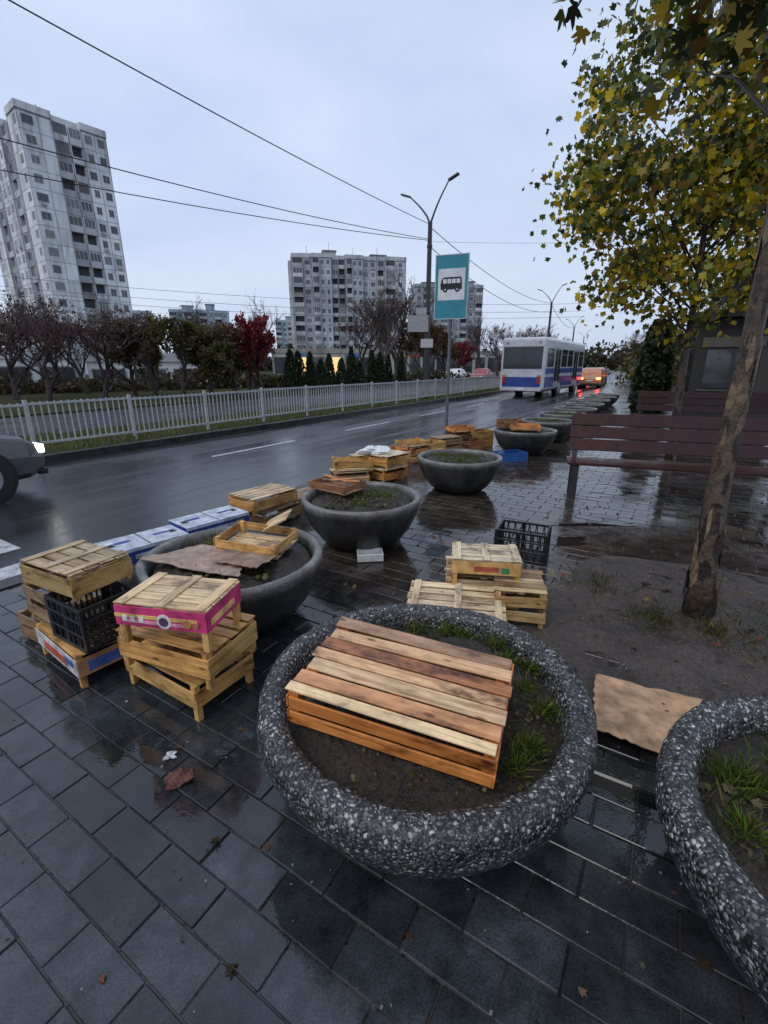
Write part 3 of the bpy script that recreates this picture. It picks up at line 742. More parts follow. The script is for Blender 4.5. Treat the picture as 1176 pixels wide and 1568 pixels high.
for nm,key,bx,Y,H,rz,wd in [
 ('bare_tree','bareA',-.84,20,4.9,0,1.15),('bare_tree','bareB',-.70,20.5,4.6,1,1.2),('bare_tree','bareB',-.92,21,4.8,2.2,1.15),('bare_tree','bareA',-1.02,20,5.2,3,1.15),
 ('bare_tree','bareA',-.62,24,4.8,4,1.15),('bare_tree','bareB',-.80,27,5.6,5,1.2),('bare_tree','bareC',-.96,26,6,1,1.2),('bare_tree','bareC',-.74,25,5.6,3,1.2),
 ('shrubby_tree','green',-.50,21,4.0,0,1.2),('shrubby_tree','green',-.43,22,3.6,1,1.2),('shrubby_tree','green',-.57,23,4.2,2,1.1),('shrubby_tree','brown',-.37,23,3.9,3,1.2),
 ('red_leaved_tree','red',-.30,24,4.4,0,.95),('red_leaved_tree','red',-.335,26,4.0,2,.95),
 ('bare_tree','bareC',-.33,31,7.0,0,.9),('bare_tree','bareC',-.42,38,8,2,.9),
 ('bare_tree','bareC',.0,43,11.4,0,1.3),('bare_tree','bareC',.035,46,10.8,2,1.2),('bare_tree','bareB',-.06,50,8.4,1,1.1),
 ('shrubby_tree','brown',.07,44,6.2,1,1.0),('shrubby_tree','brown',.12,48,6.0,2,1.0),('bare_tree','bareA',.10,50,8,3,1),
 ('red_leaved_tree','red',.175,60,5.0,2,1.2),('shrubby_tree','brown',.15,52,5,4,1.1),
 ('bare_tree','bareC',.235,62,9.8,1,1.0),('bare_tree','bareA',.28,70,8.5,2,1.1),('bare_tree','bareB',.32,72,8.5,2,1.1),('bare_tree','bareA',.36,78,9,2,1.1),('bare_tree','bareC',.42,90,11,2,1.1),
 ('bare_tree','bareA',.62,90,9,2,1.2),('bare_tree','bareB',.68,80,8,1,1.2),('shrubby_tree','brown',.66,60,5,1,1.2),('shrubby_tree','green',.645,42,4.2,1,.9),('shrubby_tree','green',.70,36,4.6,2,.9)]:
    small_tree(nm,key,at(bx,Y),H,rz,wd)
def thuja(x,y,H,w,seed):
    np.random.seed(seed); n=1500; h=np.random.uniform(0,1,n)**.8; a=np.random.uniform(0,6.283,n)
    r=w*np.sqrt(np.clip(1-h,0,1))*(.55+.45*np.minimum(1,h*6))*np.random.uniform(.6,1.08,n)*(1+.12*np.sin(3*a+seed))
    Q=np.stack([r*np.cos(a),r*np.sin(a),.08+h*H],1)
    e=empty('thuja_tree',(x,y,-.06)); scatter('foliage',QUADT,Q,np.random.uniform(.08,.16,n)*H/2.4,randrot(n),palette(n,((.018,.035,.014),(.03,.05,.02),(.012,.022,.01)),None,.4),LEAF,e)
    m=M(); m.tube([(0,0,0),(0,0,H*.9)],[.06,.02],6,(.04,.03,.02)); m.build('trunk',[BARK],e)
for i in range(12):
    f=i/11; x,y,_=at(-.235+f*.275+random.uniform(-.006,.006),27*(1+.25*f)); thuja(x,y,random.uniform(1.9,2.9),random.uniform(.4,.62),i)
for i,(x,y,H) in enumerate([(8.6,13.2,2.9),(9.3,13.9,3.0),(9.9,15.2,3.0),(11.0,16.2,3.2),(12,17.5,3.2)]): thuja(*C(x,y),H,.5,40+i)
def mass(name,x0,y0,x1,y1,H,n,pal,sz,seed,dep=4):
    np.random.seed(seed); u=np.random.uniform(0,1,n); L=math.hypot(x1-x0,y1-y0)
    hh=H*(.55+.25*np.sin(u*L*.35+seed)+.2*np.sin(u*L*.9+seed*2)); hh=np.maximum(hh,H*.3)
    z=hh*np.random.uniform(0,1,n)**.8
    Q=np.stack([x0+(x1-x0)*u+np.random.normal(0,dep,n),y0+(y1-y0)*u+np.random.normal(0,dep,n),z],1)
    scatter(name,QUADT,Q,np.random.uniform(*sz,n),randrot(n),palette(n,pal,None,.45),LEAF)
BG=((.035,.03,.028),(.05,.045,.035),(.045,.05,.025),(.07,.05,.035))
mass('distant_trees',-150,125,-20,170,9,9000,BG,(.7,1.6),1)
mass('distant_trees',-20,140,75,195,9,7000,BG,(.6,1.4),2)
mass('distant_trees',75,195,220,230,12,8000,BG,(.8,1.8),3)
mass('hedge',-36,21,-13,37,1.5,7000,((.03,.035,.015),(.05,.04,.02),(.05,.03,.025)),(.15,.35),4,1.2)
mass('hedge',-13,37,10,46,1.3,5000,((.03,.035,.015),(.05,.045,.02)),(.15,.35),8,1.0)
mass('hedge',23,40,43,72,3.5,7000,((.03,.04,.015),(.06,.055,.02),(.12,.09,.02)),(.25,.5),6,1.3)

# ---------------------------------------------------------------- buildings
class Wall:
    def __init__(s,m,p0,p1,flip=False):
        s.m=m; s.p0=Vector((p0[0],p0[1],0)); d=Vector((p1[0]-p0[0],p1[1]-p0[1],0)); s.L=d.length; s.u=d/s.L
        s.n=Vector((s.u.y,-s.u.x,0))*( -1 if flip else 1)
    def b(s,u0,u1,z0,z1,d0,d1,col,mi=0):
        vs=[]
        for d in(d0,d1):
            for z in(z0,z1):
                for u in(u0,u1): q=s.p0+s.u*u+s.n*d; vs.append((q.x,q.y,z))
        s.m.add(vs,[(0,1,3,2),(4,6,7,5),(0,4,5,1),(2,3,7,6),(0,2,6,4),(1,5,7,3)],col,mi)
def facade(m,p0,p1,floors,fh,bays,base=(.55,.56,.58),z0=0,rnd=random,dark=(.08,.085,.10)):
    w=Wall(m,p0,p1); tot=sum(b[1] for b in bays); u=0; H=floors*fh
    w.b(0,w.L,z0,z0+H,-.4,0,base)
    for t,wd in bays:
        wd=wd/tot*w.L; u0,u1=u,u+wd; u+=wd
        w.b(u1-.06,u1+.06,z0,z0+H,0,.012,tuple(c*.4 for c in base))
        for f in range(floors):
            z=z0+f*fh; kk=rnd.uniform(.80,1.12); c=tuple(min(.88,q*kk) for q in base)
            w.b(u0+.06,u1-.06,z+.05,z+fh-.05,0,.02,c)
            w.b(u0,u1,z-.05,z+.05,0,.014,tuple(q*.4 for q in base))
            if t=='n': continue
            g=rnd.choice([(.02,.025,.03),(.03,.035,.045),(.06,.065,.07),(.14,.14,.14)])
            if t=='w':
                cx=(u0+u1)/2+rnd.uniform(-.08,.08); ww=min(.8,wd*.28)*rnd.choice([.85,1,1.1])
                w.b(cx-ww,cx+ww,z+.9,z+2.25,0.02,.05,(.35,.35,.36) if rnd.random()<.5 else (.65,.65,.66))
                w.b(cx-ww+.09,cx-.03,z+.98,z+2.17,.045,.06,g,1)
                w.b(cx+.03,cx+ww-.09,z+.98,z+2.17,.045,.06,g,1)
                if rnd.random()<.15: w.b(cx-.4,cx+.4,z+.35,z+.8,.02,.35,(.5,.5,.5))
            if t=='b':
                pc=rnd.choice([(.56,.57,.59),(.50,.51,.53),(.40,.41,.43),(.66,.67,.68),(.26,.25,.25),(.32,.35,.39),(.5,.5,.5)])
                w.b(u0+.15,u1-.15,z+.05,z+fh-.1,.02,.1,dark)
                w.b(u0+.1,u1-.1,z-.05,z+.1,.1,1.1,(.4,.4,.41))
                w.b(u0+.12,u1-.12,z+.1,z+1.1,1.0,1.08,pc)
                w.b(u0+.1,u0+.2,z+.1,z+fh-.05,.1,1.07,c); w.b(u1-.2,u1-.1,z+.1,z+fh-.05,.1,1.07,c)
                if rnd.random()<.55:
                    fr=rnd.choice([(.6,.6,.61),(.22,.20,.19),(.5,.5,.5)])
                    w.b(u0+.2,u1-.2,z+1.1,z+fh-.12,.95,1.0,g,1)
                    for i in range(4):
                        x=u0+.2+(wd-.4)*i/3; w.b(x-.04,x+.04,z+1.1,z+fh-.12,1.0,1.04,fr)
                    w.b(u0+.2,u1-.2,z+fh-.3,z+fh-.1,1.005,1.03,fr)
    return w
def tower(name,foot,floors,fh,sides,base,rndseed,roofs=(),z0=-.1):
    m=M(); rnd=random.Random(rndseed); n=len(foot)
    for i in range(n):
        b=sides[i]
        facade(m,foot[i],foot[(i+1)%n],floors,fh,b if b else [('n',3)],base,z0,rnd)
    H=floors*fh+z0
    m.add([(p[0],p[1],H) for p in foot],[tuple(range(n))],(.2,.2,.2))
    for i in range(n):
        w=Wall(m,foot[i],foot[(i+1)%n]); w.b(-.1,w.L+.1,H,H+1.1,-.3,.15,tuple(c*.9 for c in base)); w.b(0,w.L,H-.3,H+.05,0,.03,tuple(c*.4 for c in base))
    for (x,y,sx,sy,h,rz) in roofs:
        m.box((x,y,H+h/2),(sx,sy,h),tuple(c*.8 for c in base),0,Matrix.Rotation(rz,3,'Z'))
        m.box((x,y,H+h+.15),(sx+.5,sy+.5,.3),(.2,.2,.21),0,Matrix.Rotation(rz,3,'Z'))
        m.tube([(x,y,H+h),(x,y,H+h+3)],.06,5,(.1,.1,.1))
    return m.build(name,[FAC,GLASS,WARM])
def stepfoot(C0,u,v,prof):
    return [(C0[0]+u[0]*a+v[0]*b, C0[1]+u[1]*a+v[1]*b) for a,b in prof]
uL=(.62,.785); vL=(-.785,.62)
C0=(-60.3,93)
pr=[(-1,0),(4.0,0),(4.0,1.3),(8.8,1.3),(8.8,.2),(13.0,.2),(13.0,15),(4.2,26),(0,26),(-1,26),(-1,20.5),(.4,20.5),(.4,15.2),(-1,15.2),(-1,9.8),(.4,9.8),(.4,4.6),(-1,4.6)]
foot=stepfoot(C0,uL,vL,pr)
sd=[[('w',3),('n',2)],None,[('b',3),('b',2.6)],None,[('w',2),('w',2)],None,None,None,None,[('w',3),('n',2.4)],None,[('b',3),('w',2.4)],None,[('w',3),('w',2.4)],None,[('b',3),('w',2.4)],None,[('n',2),('w',2.6)]]
tower('apartment_tower',foot,15,2.83,sd,(.76,.78,.81),3,roofs=[(*stepfoot(C0,uL,vL,[(5,8)])[0],5,5,1.6,.85),(*stepfoot(C0,uL,vL,[(6,17)])[0],5,5,1.6,.85)])
def slab(name,p0,ang,prof,floors,sides,base,seed,roofs,fh=2.8):
    u=(math.cos(ang),math.sin(ang)); v=(-u[1],u[0])
    return tower(name,stepfoot(p0,u,v,prof),floors,fh,sides,base,seed,[(*stepfoot(p0,u,v,[(a,b)])[0],sx,sy,h,ang) for a,b,sx,sy,h in roofs])
B3=[('b',3),('w',2.5),('w',2.5)];  # base colours of the blocks below carry distance haze as a bluish tint
slab('apartment_block',(-28.5,158),R(12),[(0,0),(6,0),(6,-1.5),(12,-1.5),(12,.5),(16.5,.5),(16.5,-1.5),(22,-1.5),(22,0),(29,0),(29,-1.5),(36,-1.5),(36,14),(0,14)],12,
 [[('b',3),('w',2.5)],None,B3,None,[('b',2.5),('b',2.5)],None,B3,None,[('w',2.5),('w',2.5),('b',2.5)],None,[('b',2.5),('w',2.5)],[('w',3),('w',3),('b',3),('w',3)],None,[('w',3),('b',3),('w',3)]],
 (.56,.585,.615),5,[(5,6,5,5,1.6),(12,5,4,5,2.6),(20,6,6,5,1.6),(28,6,5,5,2.2)])
slab('apartment_block',(12,195),R(6),[(0,0),(10,0),(10,-1.5),(18,-1.5),(18,0),(27,0),(27,14),(0,14)],11,
 [[('w',3),('b',3),('w',3)],None,B3,None,[('b',3),('w',3),('b',3)],[('w',3),('w',3)],None,None],(.44,.47,.52),6,[(22,6,5,5,2.6),(6,6,5,5,2)])
slab('apartment_block',(-98,226),R(20),[(0,0),(26,0),(26,14),(0,14)],9,
 [[('b',3),('w',3)]*4,[('w',3)]*3,None,None],(.40,.50,.58),7,[(8,6,5,5,3),(18,6,4,4,4)])
slab('apartment_block',(-61,277),R(10),[(0,0),(20,0),(20,14),(0,14)],9,
 [[('b',3),('w',3)]*3,[('w',3)]*3,None,None],(.45,.55,.62),8,[(8,6,5,5,3)])
slab('apartment_block',(-148,220),R(20),[(0,0),(40,0),(40,14),(0,14)],9,
 [[('b',3),('w',3)]*5,[('w',3)]*3,None,None],(.42,.48,.54),9,[])
def shop(name,x,y,L,D,H,ang,base,lit=.6,seed=1):
    m=M(); rnd=random.Random(seed); u=(math.cos(ang),math.sin(ang)); v=(-u[1],u[0]); x,y=C(x,y)
    ft=stepfoot((x,y),u,v,[(0,0),(L,0),(L,D),(0,D)])
    for i in range(4):
        w=Wall(m,ft[i],ft[(i+1)%4]); w.b(0,w.L,-.1,H,-.3,0,base); w.b(-.1,w.L+.1,H-.5,H+.2,0,.12,tuple(c*.7 for c in base))
        if i==0:
            k=int(w.L/2.6)
            for j in range(k):
                a=w.L*j/k+.25; b_=w.L*(j+1)/k-.25; on=rnd.random()<lit
                w.b(a,b_,.3,H-1.0,.0,.05,(.35,.35,.35)); w.b(a+.08,b_-.08,.4,H-1.1,.05,.07,(.04,.045,.05),2 if on else 1)
                if rnd.random()<.6: w.b(a,b_,H-.95,H-.55,.02,.2,rnd.choice([(.5,.08,.05),(.08,.2,.5),(.6,.5,.1),(.6,.6,.6)]))
    m.add([(p[0],p[1],H) for p in ft],[(0,1,2,3)],(.15,.15,.15))
    return m.build(name,[FAC,GLASS,WARM])
shop('shop_building',-18,66,17,8,4.0,R(8),(.45,.42,.38),.45,2)
shop('shop_building',2,80,22,8,4.2,R(14),(.42,.40,.40),.15,3)
shop('white_low_building',-42,24,20,8,2.6,R(30),(.74,.76,.78),.0,4)
shop('white_low_building',-24,33,12,6,2.4,R(18),(.60,.61,.62),.0,5)
m=M(); kc=(.035,.028,.025)
m.box((0,0,1.45),(2.2,2.2,2.9),kc); m.box((0,-.1,2.98),(2.6,2.7,.16),(.02,.02,.02)); m.box((-.2,-1.115,1.5),(1.2,.03,1.1),(.05,.055,.06),1)
m.box((-.2,-1.12,2.25),(1.5,.04,.28),(.12,.11,.10)); m.box((.75,-1.12,1.1),(.5,.03,1.9),(.06,.05,.045)); m.box((-.2,-1.2,.9),(1.4,.22,.05),(.10,.09,.08))
m.box((-1.115,0,1.5),(.03,1.3,1.2),(.05,.055,.06),1)
m.build('kiosk',[PAINT,GLASS],None,(*C(10.9,12.8),0),R(-28),bevel=.01)

# ---------------------------------------------------------------- fence
m=M(); fc=(.46,.47,.48); s=-14.0; nf=-10.3
while s<76:
    x,y,_=W(s,nf); m.box((x,y,.49),(.06,.06,1.0),fc,0,Matrix.Rotation(hd(s),3,'Z'))
    a=Vector(W(s,nf,0)); b=Vector(W(s+2.0,nf,0)); mid=(a+b)/2; L=(b-a).length-.065
    rot=Matrix.Rotation(math.atan2(b.y-a.y,b.x-a.x),3,'Z')
    dz=random.gauss(0,.010)
    for zz in(.16,.90): m.box((mid.x,mid.y,zz+dz),(L,.04,.04),fc,0,rot)
    for k in range(1,16):
        p=a.lerp(b,k/16); m.box((p.x,p.y,.54+dz),(.022,.022,.80),jc(fc,.1),0,rot)
    s+=2.0
m.build('metal_fence',[METAL])

# ---------------------------------------------------------------- street lamps, wires, sign
def lamp(s,n=-10.3,H=7.9):
    x,y,_=S(s,n); e=empty('street_lamp',(x,y,0),hd(s)); m=M(); c=(.035,.036,.04)
    m.tube([(0,0,0),(0,0,.05),(0,0,H)],[.19,.16,.10],14,c)
    m.cyl((0,0,.15),.2,.3,'z',14,c); m.cyl((0,0,6.9),.13,.12,'z',12,c)
    m.build('pole',[METAL],e)
    m=M()
    for sx,up,ln_ in((1,1.35,.75),(-1,1.0,.95)):
        pts=[(0,0,H-.1)]+[(sx*(.12+ln_*f),0,H-.1+.25+up*f**.8) for f in(0.05,.3,.6,1)]
        m.tube(pts,[.05,.045,.04,.035,.03],8,c)
        p=Vector(pts[-1]); m.box((p.x+sx*.22,0,p.z+.08),(.5,.2,.07),(.06,.06,.07),0,Matrix.Rotation(-sx*R(20),3,'Y'))
    m.build('arms_and_heads',[METAL],e,bevel=.01)
    return e
for s in(18.2,48,80,112,-14): lamp(s)
def wire(name,p,q,sag,r=.014):
    p=Vector(p);q=Vector(q); m=M(); pts=[]
    for i in range(25):
        f=i/24; v=p.lerp(q,f); v.z-=sag*4*f*(1-f); pts.append(v)
    m.tube(pts,r,5,(.02,.02,.022)); m.build(name,[RUB])
L0=S(18.2,-10.3); L1=S(48,-10.3); L2=S(80,-10.3); Lm=S(-14,-10.3); L3=S(30,12)
wire('overhead_wire',(L0[0],L0[1],7.8),(Lm[0],Lm[1],8.2),.45)
wire('overhead_wire',(L0[0],L0[1],7.2),(-23.6,-5.1,7.3),.9); wire('overhead_wire',(L0[0],L0[1],7.15),(-26.6,-2.2,6.8),.8)
wire('overhead_wire',(L0[0],L0[1],7.7),(L1[0],L1[1],7.8),.7,.018); wire('overhead_wire',(L0[0],L0[1],6.9),(L1[0],L1[1],7.0),.9,.018)
wire('overhead_wire',(L0[0],L0[1],7.1),(L3[0],L3[1],7.6),.5,.006)
wire('overhead_wire',(L1[0],L1[1],7.7),(L2[0],L2[1],7.8),.8,.025)
for k,z in enumerate((11.0,10.0,9.2)): wire('overhead_wire',(-45,53,z),(30,74,z-.6),1.2,.02)
x,y,_=L0; m=M()
m.box((-.45,-.2,3.55),(1.0,.03,.75),(.35,.36,.37)); m.box((.0,-.2,2.65),(.6,.03,.4),(.5,.5,.5)); m.box((-.3,-.19,4.1),(.5,.03,.3),(.4,.4,.4))
for zz in(3.5,2.65,4.1): m.box((0,-.16,zz),(.3,.06,.05),(.1,.1,.1))
m.build('notice_boards',[METAL],None,(x,y,0),R(-8))
e=empty('bus_stop_sign',(1.335,9.9,0),R(-20))
m=M(); m.tube([(0,0,0),(0,0,3.62)],.034,12,(.13,.14,.15)); m.cyl((0,0,.03),.07,.06,'z',12,(.1,.1,.1)); m.build('post',[METAL],e)
m=M(); z0=3.06; TEAL=(.03,.25,.32)
m.box((0,-.05,z0),(.66,.02,1.16),TEAL,0,None,False); m.box((0,-.0615,z0+.05),(.53,.003,.56),(.72,.74,.76))
for dx,dz,w,h in((0,.57,.66,.012),(0,-.57,.66,.012),(.322,0,.012,1.128),(-.322,0,.012,1.128)): m.box((dx,-.062,z0+dz),(w,.004,h),(.6,.62,.62))
for zz in(.35,-.35): m.box((0,-.03,z0+zz),(.10,.05,.05),(.1,.1,.1))
K=(.008,.008,.01)
def poly(pts,y,col): m.add([(p[0],y,z0+.05+p[1]) for p in pts],[tuple(range(len(pts)))],col)
poly([(-.21,-.09),(-.22,.0),(-.19,.10),(-.16,.13),(.17,.13),(.20,.11),(.21,-.09)],-.0645,K)
for i in range(4): a=-.165+i*.088; poly([(a,.02),(a+.072,.02),(a+.072,.098),(a,.098)],-.0665,(.72,.74,.76))
for cx in(-.12,.12):
    poly([(cx+.048*math.cos(t*.5236),-.09+.048*math.sin(t*.5236)) for t in range(12)],-.0685,K)
    poly([(cx+.018*math.cos(t*.7854),-.09+.018*math.sin(t*.7854)) for t in range(8)],-.0700,(.6,.6,.6))
m.build('plate',[PAINT],e)

# ---------------------------------------------------------------- vehicles
def wheel(m,x,y,r=.33,w=.2):
    m.cyl((x,y,r),r,w,'x',24,(.015,.015,.016),1); m.cyl((x,y,r),r*.62,w+.02,'x',18,(.3,.3,.31),2); m.cyl((x,y,r),r*.2,w+.04,'x',12,(.1,.1,.1),2)
def car(name,s,n,col,flip=False,suv=False,lights='red'):
    x,y,_=W(s,n); e=empty(name,(x,y,-.12),hd(s)+(math.pi if flip else 0))
    hz=.12 if suv else 0
    st=[(-2.15,.70,.42,.72,.74,.60),(-2.10,.80,.30,.86,.88,.66),(-1.85,.86,.24,.95,.97,.70),(-1.45,.88,.22,.97,1.02+hz*2,.70),(-.85,.89,.22,.97,1.40+hz,.62),(-.2,.89,.22,.95,1.46+hz,.62),(.35,.89,.22,.94,1.40+hz,.60),(1.0,.89,.22,.92,.98,.68),(1.5,.88,.22,.86,.89,.66),(1.95,.84,.24,.78,.80,.62),(2.15,.74,.30,.66,.68,.56),(2.22,.62,.38,.56,.57,.5)]
    m=M(); rings=[]
    for (yy,w,zb,zs,zr,rw_) in st:
        half=[(w*.86,zb),(w*.97,zb+.08),(w,zb+(zs-zb)*.55),(w*.965,zs-.04),(w*.93,zs),(rw_+.03,zr-.05),(rw_*.9,zr)]
        rings.append([(p[0],yy,p[1]) for p in half]+[(-p[0],yy,p[1]) for p in reversed(half)])
    k=len(rings[0]); vs=[p for r in rings for p in r]; fb=[];fg=[]
    for i in range(len(rings)-1):
        for j in range(k):
            j2=(j+1)%k; f=(i*k+j,(i+1)*k+j,(i+1)*k+j2,i*k+j2)
            cab=st[i][4]-st[i][3]>.3 or st[i+1][4]-st[i+1][3]>.3
            gl=(cab and j in(4,8)) or (j in(5,6,7) and abs(st[i][4]-st[i+1][4])>.25)
            (fg if gl else fb).append(f)
    m.add(vs,fb+fg,col); m.m=[0]*len(fb)+[3]*len(fg)
    m.add(rings[0],[tuple(range(k))],col); m.add(rings[-1],[tuple(reversed(range(k)))],col)
    for (yy) in(-1.38,1.38):
        for sx in(-1,1): wheel(m,sx*.80,yy)
        for sx in(-1,1): m.cyl((sx*.70,yy,.34),.38,.385,'x',20,(.01,.01,.01),1)
    for sx in(-1,1): m.box((sx*.80,-.25,1.18+hz/2),(.05,.06,.42),col,0,Matrix.Rotation(sx*R(-28),3,'Y'))
    for sx in(-1,1):
        m.box((sx*.62,-2.12,.78),(.30,.08,.14),(.5,.02,.01),4 if lights=='red' else 2); m.box((sx*.60,2.12,.62),(.30,.12,.11),(.8,.8,.8),5 if lights=='red' else 2)
        m.box((sx*.98,.62,.98),(.16,.1,.11),col)
    m.box((0,-2.165,.62),(.5,.02,.12),(.7,.7,.7),2); m.box((0,2.22,.42),(.5,.02,.11),(.7,.7,.7),2); m.box((0,2.185,.56),(.7,.05,.10),(.01,.01,.01),1)
    m.box((0,-2.14,.36),(1.4,.06,.14),(.02,.02,.02),1); m.box((0,2.16,.28),(1.3,.1,.08),(.02,.02,.02),1)
    b=m.build('body',[CARP,RUB,METAL,GLASS,LAMPRED,LAMPW],e)
    b.modifiers.new('bev','BEVEL').width=.012
    return e
car('hatchback_car',.80,-8.15,(.09,.09,.095))
car('passing_car',42,-5.1,(.45,.16,.05),suv=True); car('passing_car',50,-5.3,(.12,.02,.02)); car('passing_car',58,-5.5,(.35,.35,.36)); car('passing_car',67,-5.5,(.05,.05,.06)); car('passing_car',78,-5.5,(.3,.05,.04)); car('passing_car',92,-5.5,(.2,.2,.2))
car('passing_car',72,-8.3,(.4,.4,.42)); 
car('parked_car',44,-17.5,(.6,.6,.62),True,lights='');car('parked_car',52,-17,(.25,.03,.03),True,lights=''); car('parked_car',60,-15.5,(.5,.52,.55),lights='')
car('parked_car',52,-1.0,(.02,.02,.025),lights='')
bs=26.8; bx_,by_,_=W(bs,-7.25); e=empty('city_bus',(bx_,by_,-.12),hd(bs)+R(-3.0))
WH=(.52,.54,.57); BL=(.025,.06,.26); Lb=10.0; Wb=2.5; Hb=3.2
m=M(); m.box((0,Lb/2,(Hb+.38)/2),(Wb,Lb,Hb-.38),WH); b=m.build('body_shell',[CARP],e,bevel=.16,seg=3)
m=M()
def band(z0,z1,col,o,mi=0,ins=.17,ends=True):
    if ends: m.box((0,-o/2,(z0+z1)/2),(Wb-2*ins,o,z1-z0),col,mi); m.box((0,Lb+o/2,(z0+z1)/2),(Wb-2*ins,o,z1-z0),col,mi)
    for sx in(-1,1): m.box((sx*(Wb/2+o/2),Lb/2,(z0+z1)/2),(o,Lb-2*ins,z1-z0),col,mi)
band(.55,1.12,BL,.012); band(1.30,1.58,BL,.012,ends=False)
m.box((0,-.02,.48),(2.3,.12,.20),(.5,.5,.52)); m.box((0,-.085,.48),(.52,.02,.12),(.75,.75,.75))
for sx in(-1,1):
    m.box((sx*.98,-.02,.95),(.20,.03,.34),(.35,.03,.02)); m.box((sx*.98,-.022,1.18),(.2,.03,.1),(.5,.2,.02)); m.box((sx*.9,-.02,2.92),(.12,.03,.06),(.4,.03,.02))
m.build('livery_bands',[CARP],e)
m=M()
m.box((0,-.004,2.14),(2.16,.03,1.16),(.012,.014,.018),0); m.box((0,-.012,2.14),(.05,.03,1.14),(.05,.05,.05),1)
m.box((0,Lb+.004,2.0),(2.2,.03,1.5),(.02,.022,.026),0)
for sx in(-1,1):
    for k in range(6):
        y0=.35+k*1.57; 
        if sx==1 and k in(1,4):
            m.box((sx*(Wb/2+.006),y0+.68,1.6),(.03,1.25,2.2),(.25,.26,.28),1)
            for q in(-.32,.32): m.box((sx*(Wb/2+.018),y0+.68+q,1.72),(.03,.5,1.75),(.02,.022,.026),0)
        else:
            m.box((sx*(Wb/2+.003),y0+.68,2.15),(.03,1.32,.98),(.02,.022,.026),0); m.box((sx*(Wb/2+.012),y0+.68,2.34),(.03,1.3,.03),(.2,.2,.2),1)
m.box((0,3.5,Hb+.05),(1.2,1.5,.12),(.5,.5,.5),1); m.box((0,6.5,Hb+.05),(.8,.8,.1),(.5,.5,.5),1)
m.build('windows_and_doors',[GLASS,METAL],e)
m=M()
for yy in(3.4,7.9):
    for sx in(-1,1):
        m.cyl((sx*(Wb/2-.12),yy,.48),.48,.28,'x',26,(.015,.015,.016),0); m.cyl((sx*(Wb/2-.12),yy,.48),.26,.31,'x',18,(.3,.3,.3),1)
        m.cyl((sx*(Wb/2-.13),yy,.50),.58,.275,'x',26,(.008,.008,.008),0)
m.box((0,Lb/2,.42),(2.1,Lb-.6,.2),(.01,.01,.01),0); m.cyl((-.7,-.08,.35),.05,.2,'y',10,(.05,.05,.05),1)
m.build('wheels_and_underside',[RUB,METAL],e)

# ---------------------------------------------------------------- pedestrian
def pedestrian(x,y,rz):
    J=[(0,0,.93),(0,0,1.15),(0,0,1.42),(0,0,1.52),(0,.01,1.66),
       (.10,0,.90),(.11,.16,.50),(.11,.05,.08),(.11,.18,.04),(-.10,0,.90),(-.11,-.05,.50),(-.11,-.28,.12),(-.11,-.17,.04),
       (.19,0,1.40),(.24,-.06,1.13),(.25,.04,.88),(-.19,0,1.40),(-.24,.07,1.13),(-.25,.16,.90)]
    E=[(0,1),(1,2),(2,3),(3,4),(0,5),(5,6),(6,7),(7,8),(0,9),(9,10),(10,11),(11,12),(2,13),(13,14),(14,15),(2,16),(16,17),(17,18)]
    rr=[.15,.155,.13,.06,.105,.10,.07,.05,.04,.10,.07,.05,.04,.075,.055,.04,.075,.055,.04]
    me=bpy.data.meshes.new('pedestrian'); me.from_pydata(J,E,[]); o=bpy.data.objects.new('pedestrian',me); COL.objects.link(o)
    o.modifiers.new('skin','SKIN')
    for i,r in enumerate(rr): me.skin_vertices[0].data[i].radius=(r,r*.8)
    me.skin_vertices[0].data[0].use_root=True
    sb=o.modifiers.new('sub','SUBSURF'); sb.levels=1; sb.render_levels=2
    mm,nt,b,_=newmat('coat_and_trousers'); 
    g=nt.nodes.new('ShaderNodeTexCoord'); sx=N(nt,'ShaderNodeSeparateXYZ'); nt.links.new(g.outputs['Object'],sx.inputs[0])
    c=ramp(nt,sx.outputs[2],[(.0,(.01,.01,.012)),(.75,(.02,.02,.028)),(.8,(.03,.028,.03)),(1,(.03,.028,.03))])
    nt.links.new(c,b.inputs['Base Color']); b.inputs['Roughness'].default_value=.8
    me.materials.append(mm); o.location=(x,y,0); o.rotation_euler=(0,0,rz)
x,y,_=W(33,-1.6)
pedestrian(x,y,hd(33))

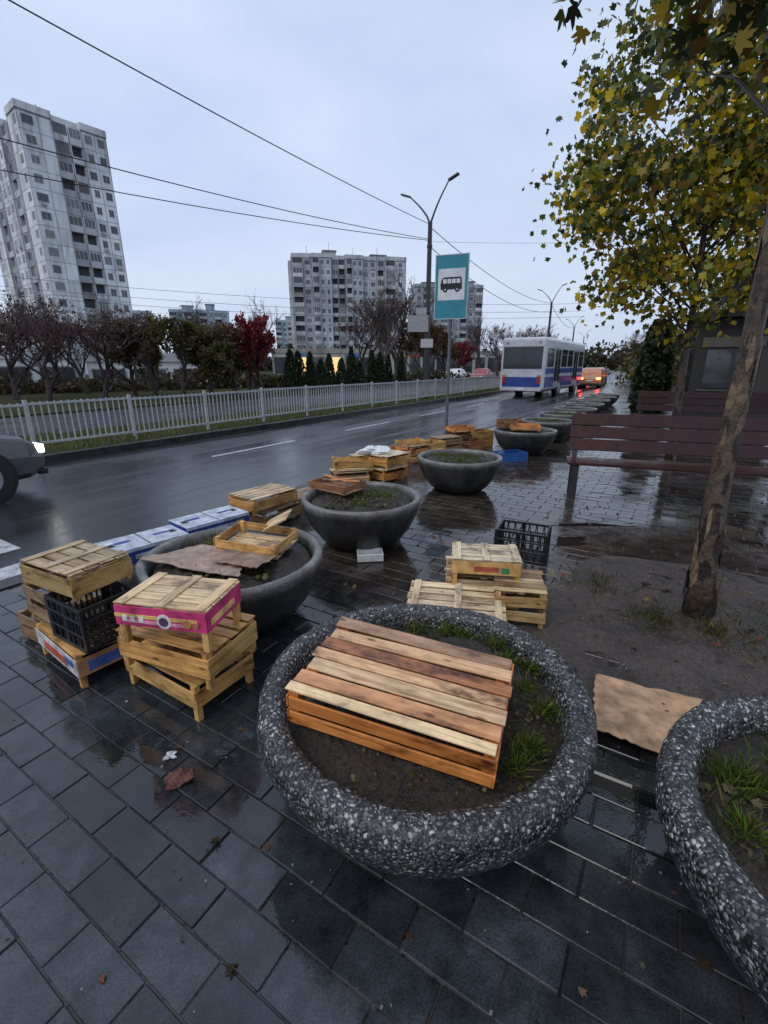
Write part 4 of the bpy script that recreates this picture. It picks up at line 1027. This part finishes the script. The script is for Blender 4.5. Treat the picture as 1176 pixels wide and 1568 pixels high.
# ---------------------------------------------------------------- world, sun, camera
w=bpy.data.worlds.new('World'); scene.world=w; w.use_nodes=True; nt=w.node_tree; nt.nodes.clear()
out=nt.nodes.new('ShaderNodeOutputWorld')
sky=nt.nodes.new('ShaderNodeTexSky'); sky.sky_type='NISHITA'; sky.sun_disc=False; sky.sun_elevation=R(40); sky.sun_rotation=R(-60)
bg1=nt.nodes.new('ShaderNodeBackground'); bg1.inputs[1].default_value=.08; nt.links.new(sky.outputs[0],bg1.inputs[0])
tc=nt.nodes.new('ShaderNodeTexCoord')
n1=noise(nt,mapping(nt,tc.outputs['Generated'],(1.1,1.1,3.0)),1.3,4,.5,.4)
c=ramp(nt,n1,[(.30,(.46,.555,.76)),(.50,(.56,.665,.87)),(.72,(.67,.765,.94))])
sp=N(nt,'ShaderNodeSeparateXYZ'); nt.links.new(tc.outputs['Generated'],sp.inputs[0])
hz=ramp(nt,sp.outputs[2],[(.0,(1.0,.96,.93)),(.12,(.97,.96,.95)),(.3,(.94,.95,.97)),(.6,(1.0,1.0,1.0)),(1,(.9,.9,.9))])
c=mul(nt,c,hz)
bg2=nt.nodes.new('ShaderNodeBackground'); bg2.inputs[1].default_value=1.16; nt.links.new(c,bg2.inputs[0])
mx=nt.nodes.new('ShaderNodeMixShader'); mx.inputs[0].default_value=.88
nt.links.new(bg1.outputs[0],mx.inputs[1]); nt.links.new(bg2.outputs[0],mx.inputs[2]); nt.links.new(mx.outputs[0],out.inputs[0])
sl=bpy.data.lights.new('sun','SUN'); sl.energy=1.1; sl.angle=R(35); sl.color=(1,.94,.87)
so=bpy.data.objects.new('sun',sl); COL.objects.link(so); so.rotation_euler=Vector((.55,.55,-1)).to_track_quat('-Z','Y').to_euler()
cd=bpy.data.cameras.new('camera'); cam=bpy.data.objects.new('camera',cd); COL.objects.link(cam)
cd.sensor_fit='VERTICAL'; cd.sensor_height=36; cd.lens=700/1568*36; cd.clip_end=4000; cd.clip_start=.02
cam.location=(0,0,1.6); cam.rotation_euler=(R(90)-math.atan(224/700),0,0)
scene.camera=cam
scene.view_settings.view_transform='Standard'; scene.view_settings.look='None'; scene.view_settings.exposure=0
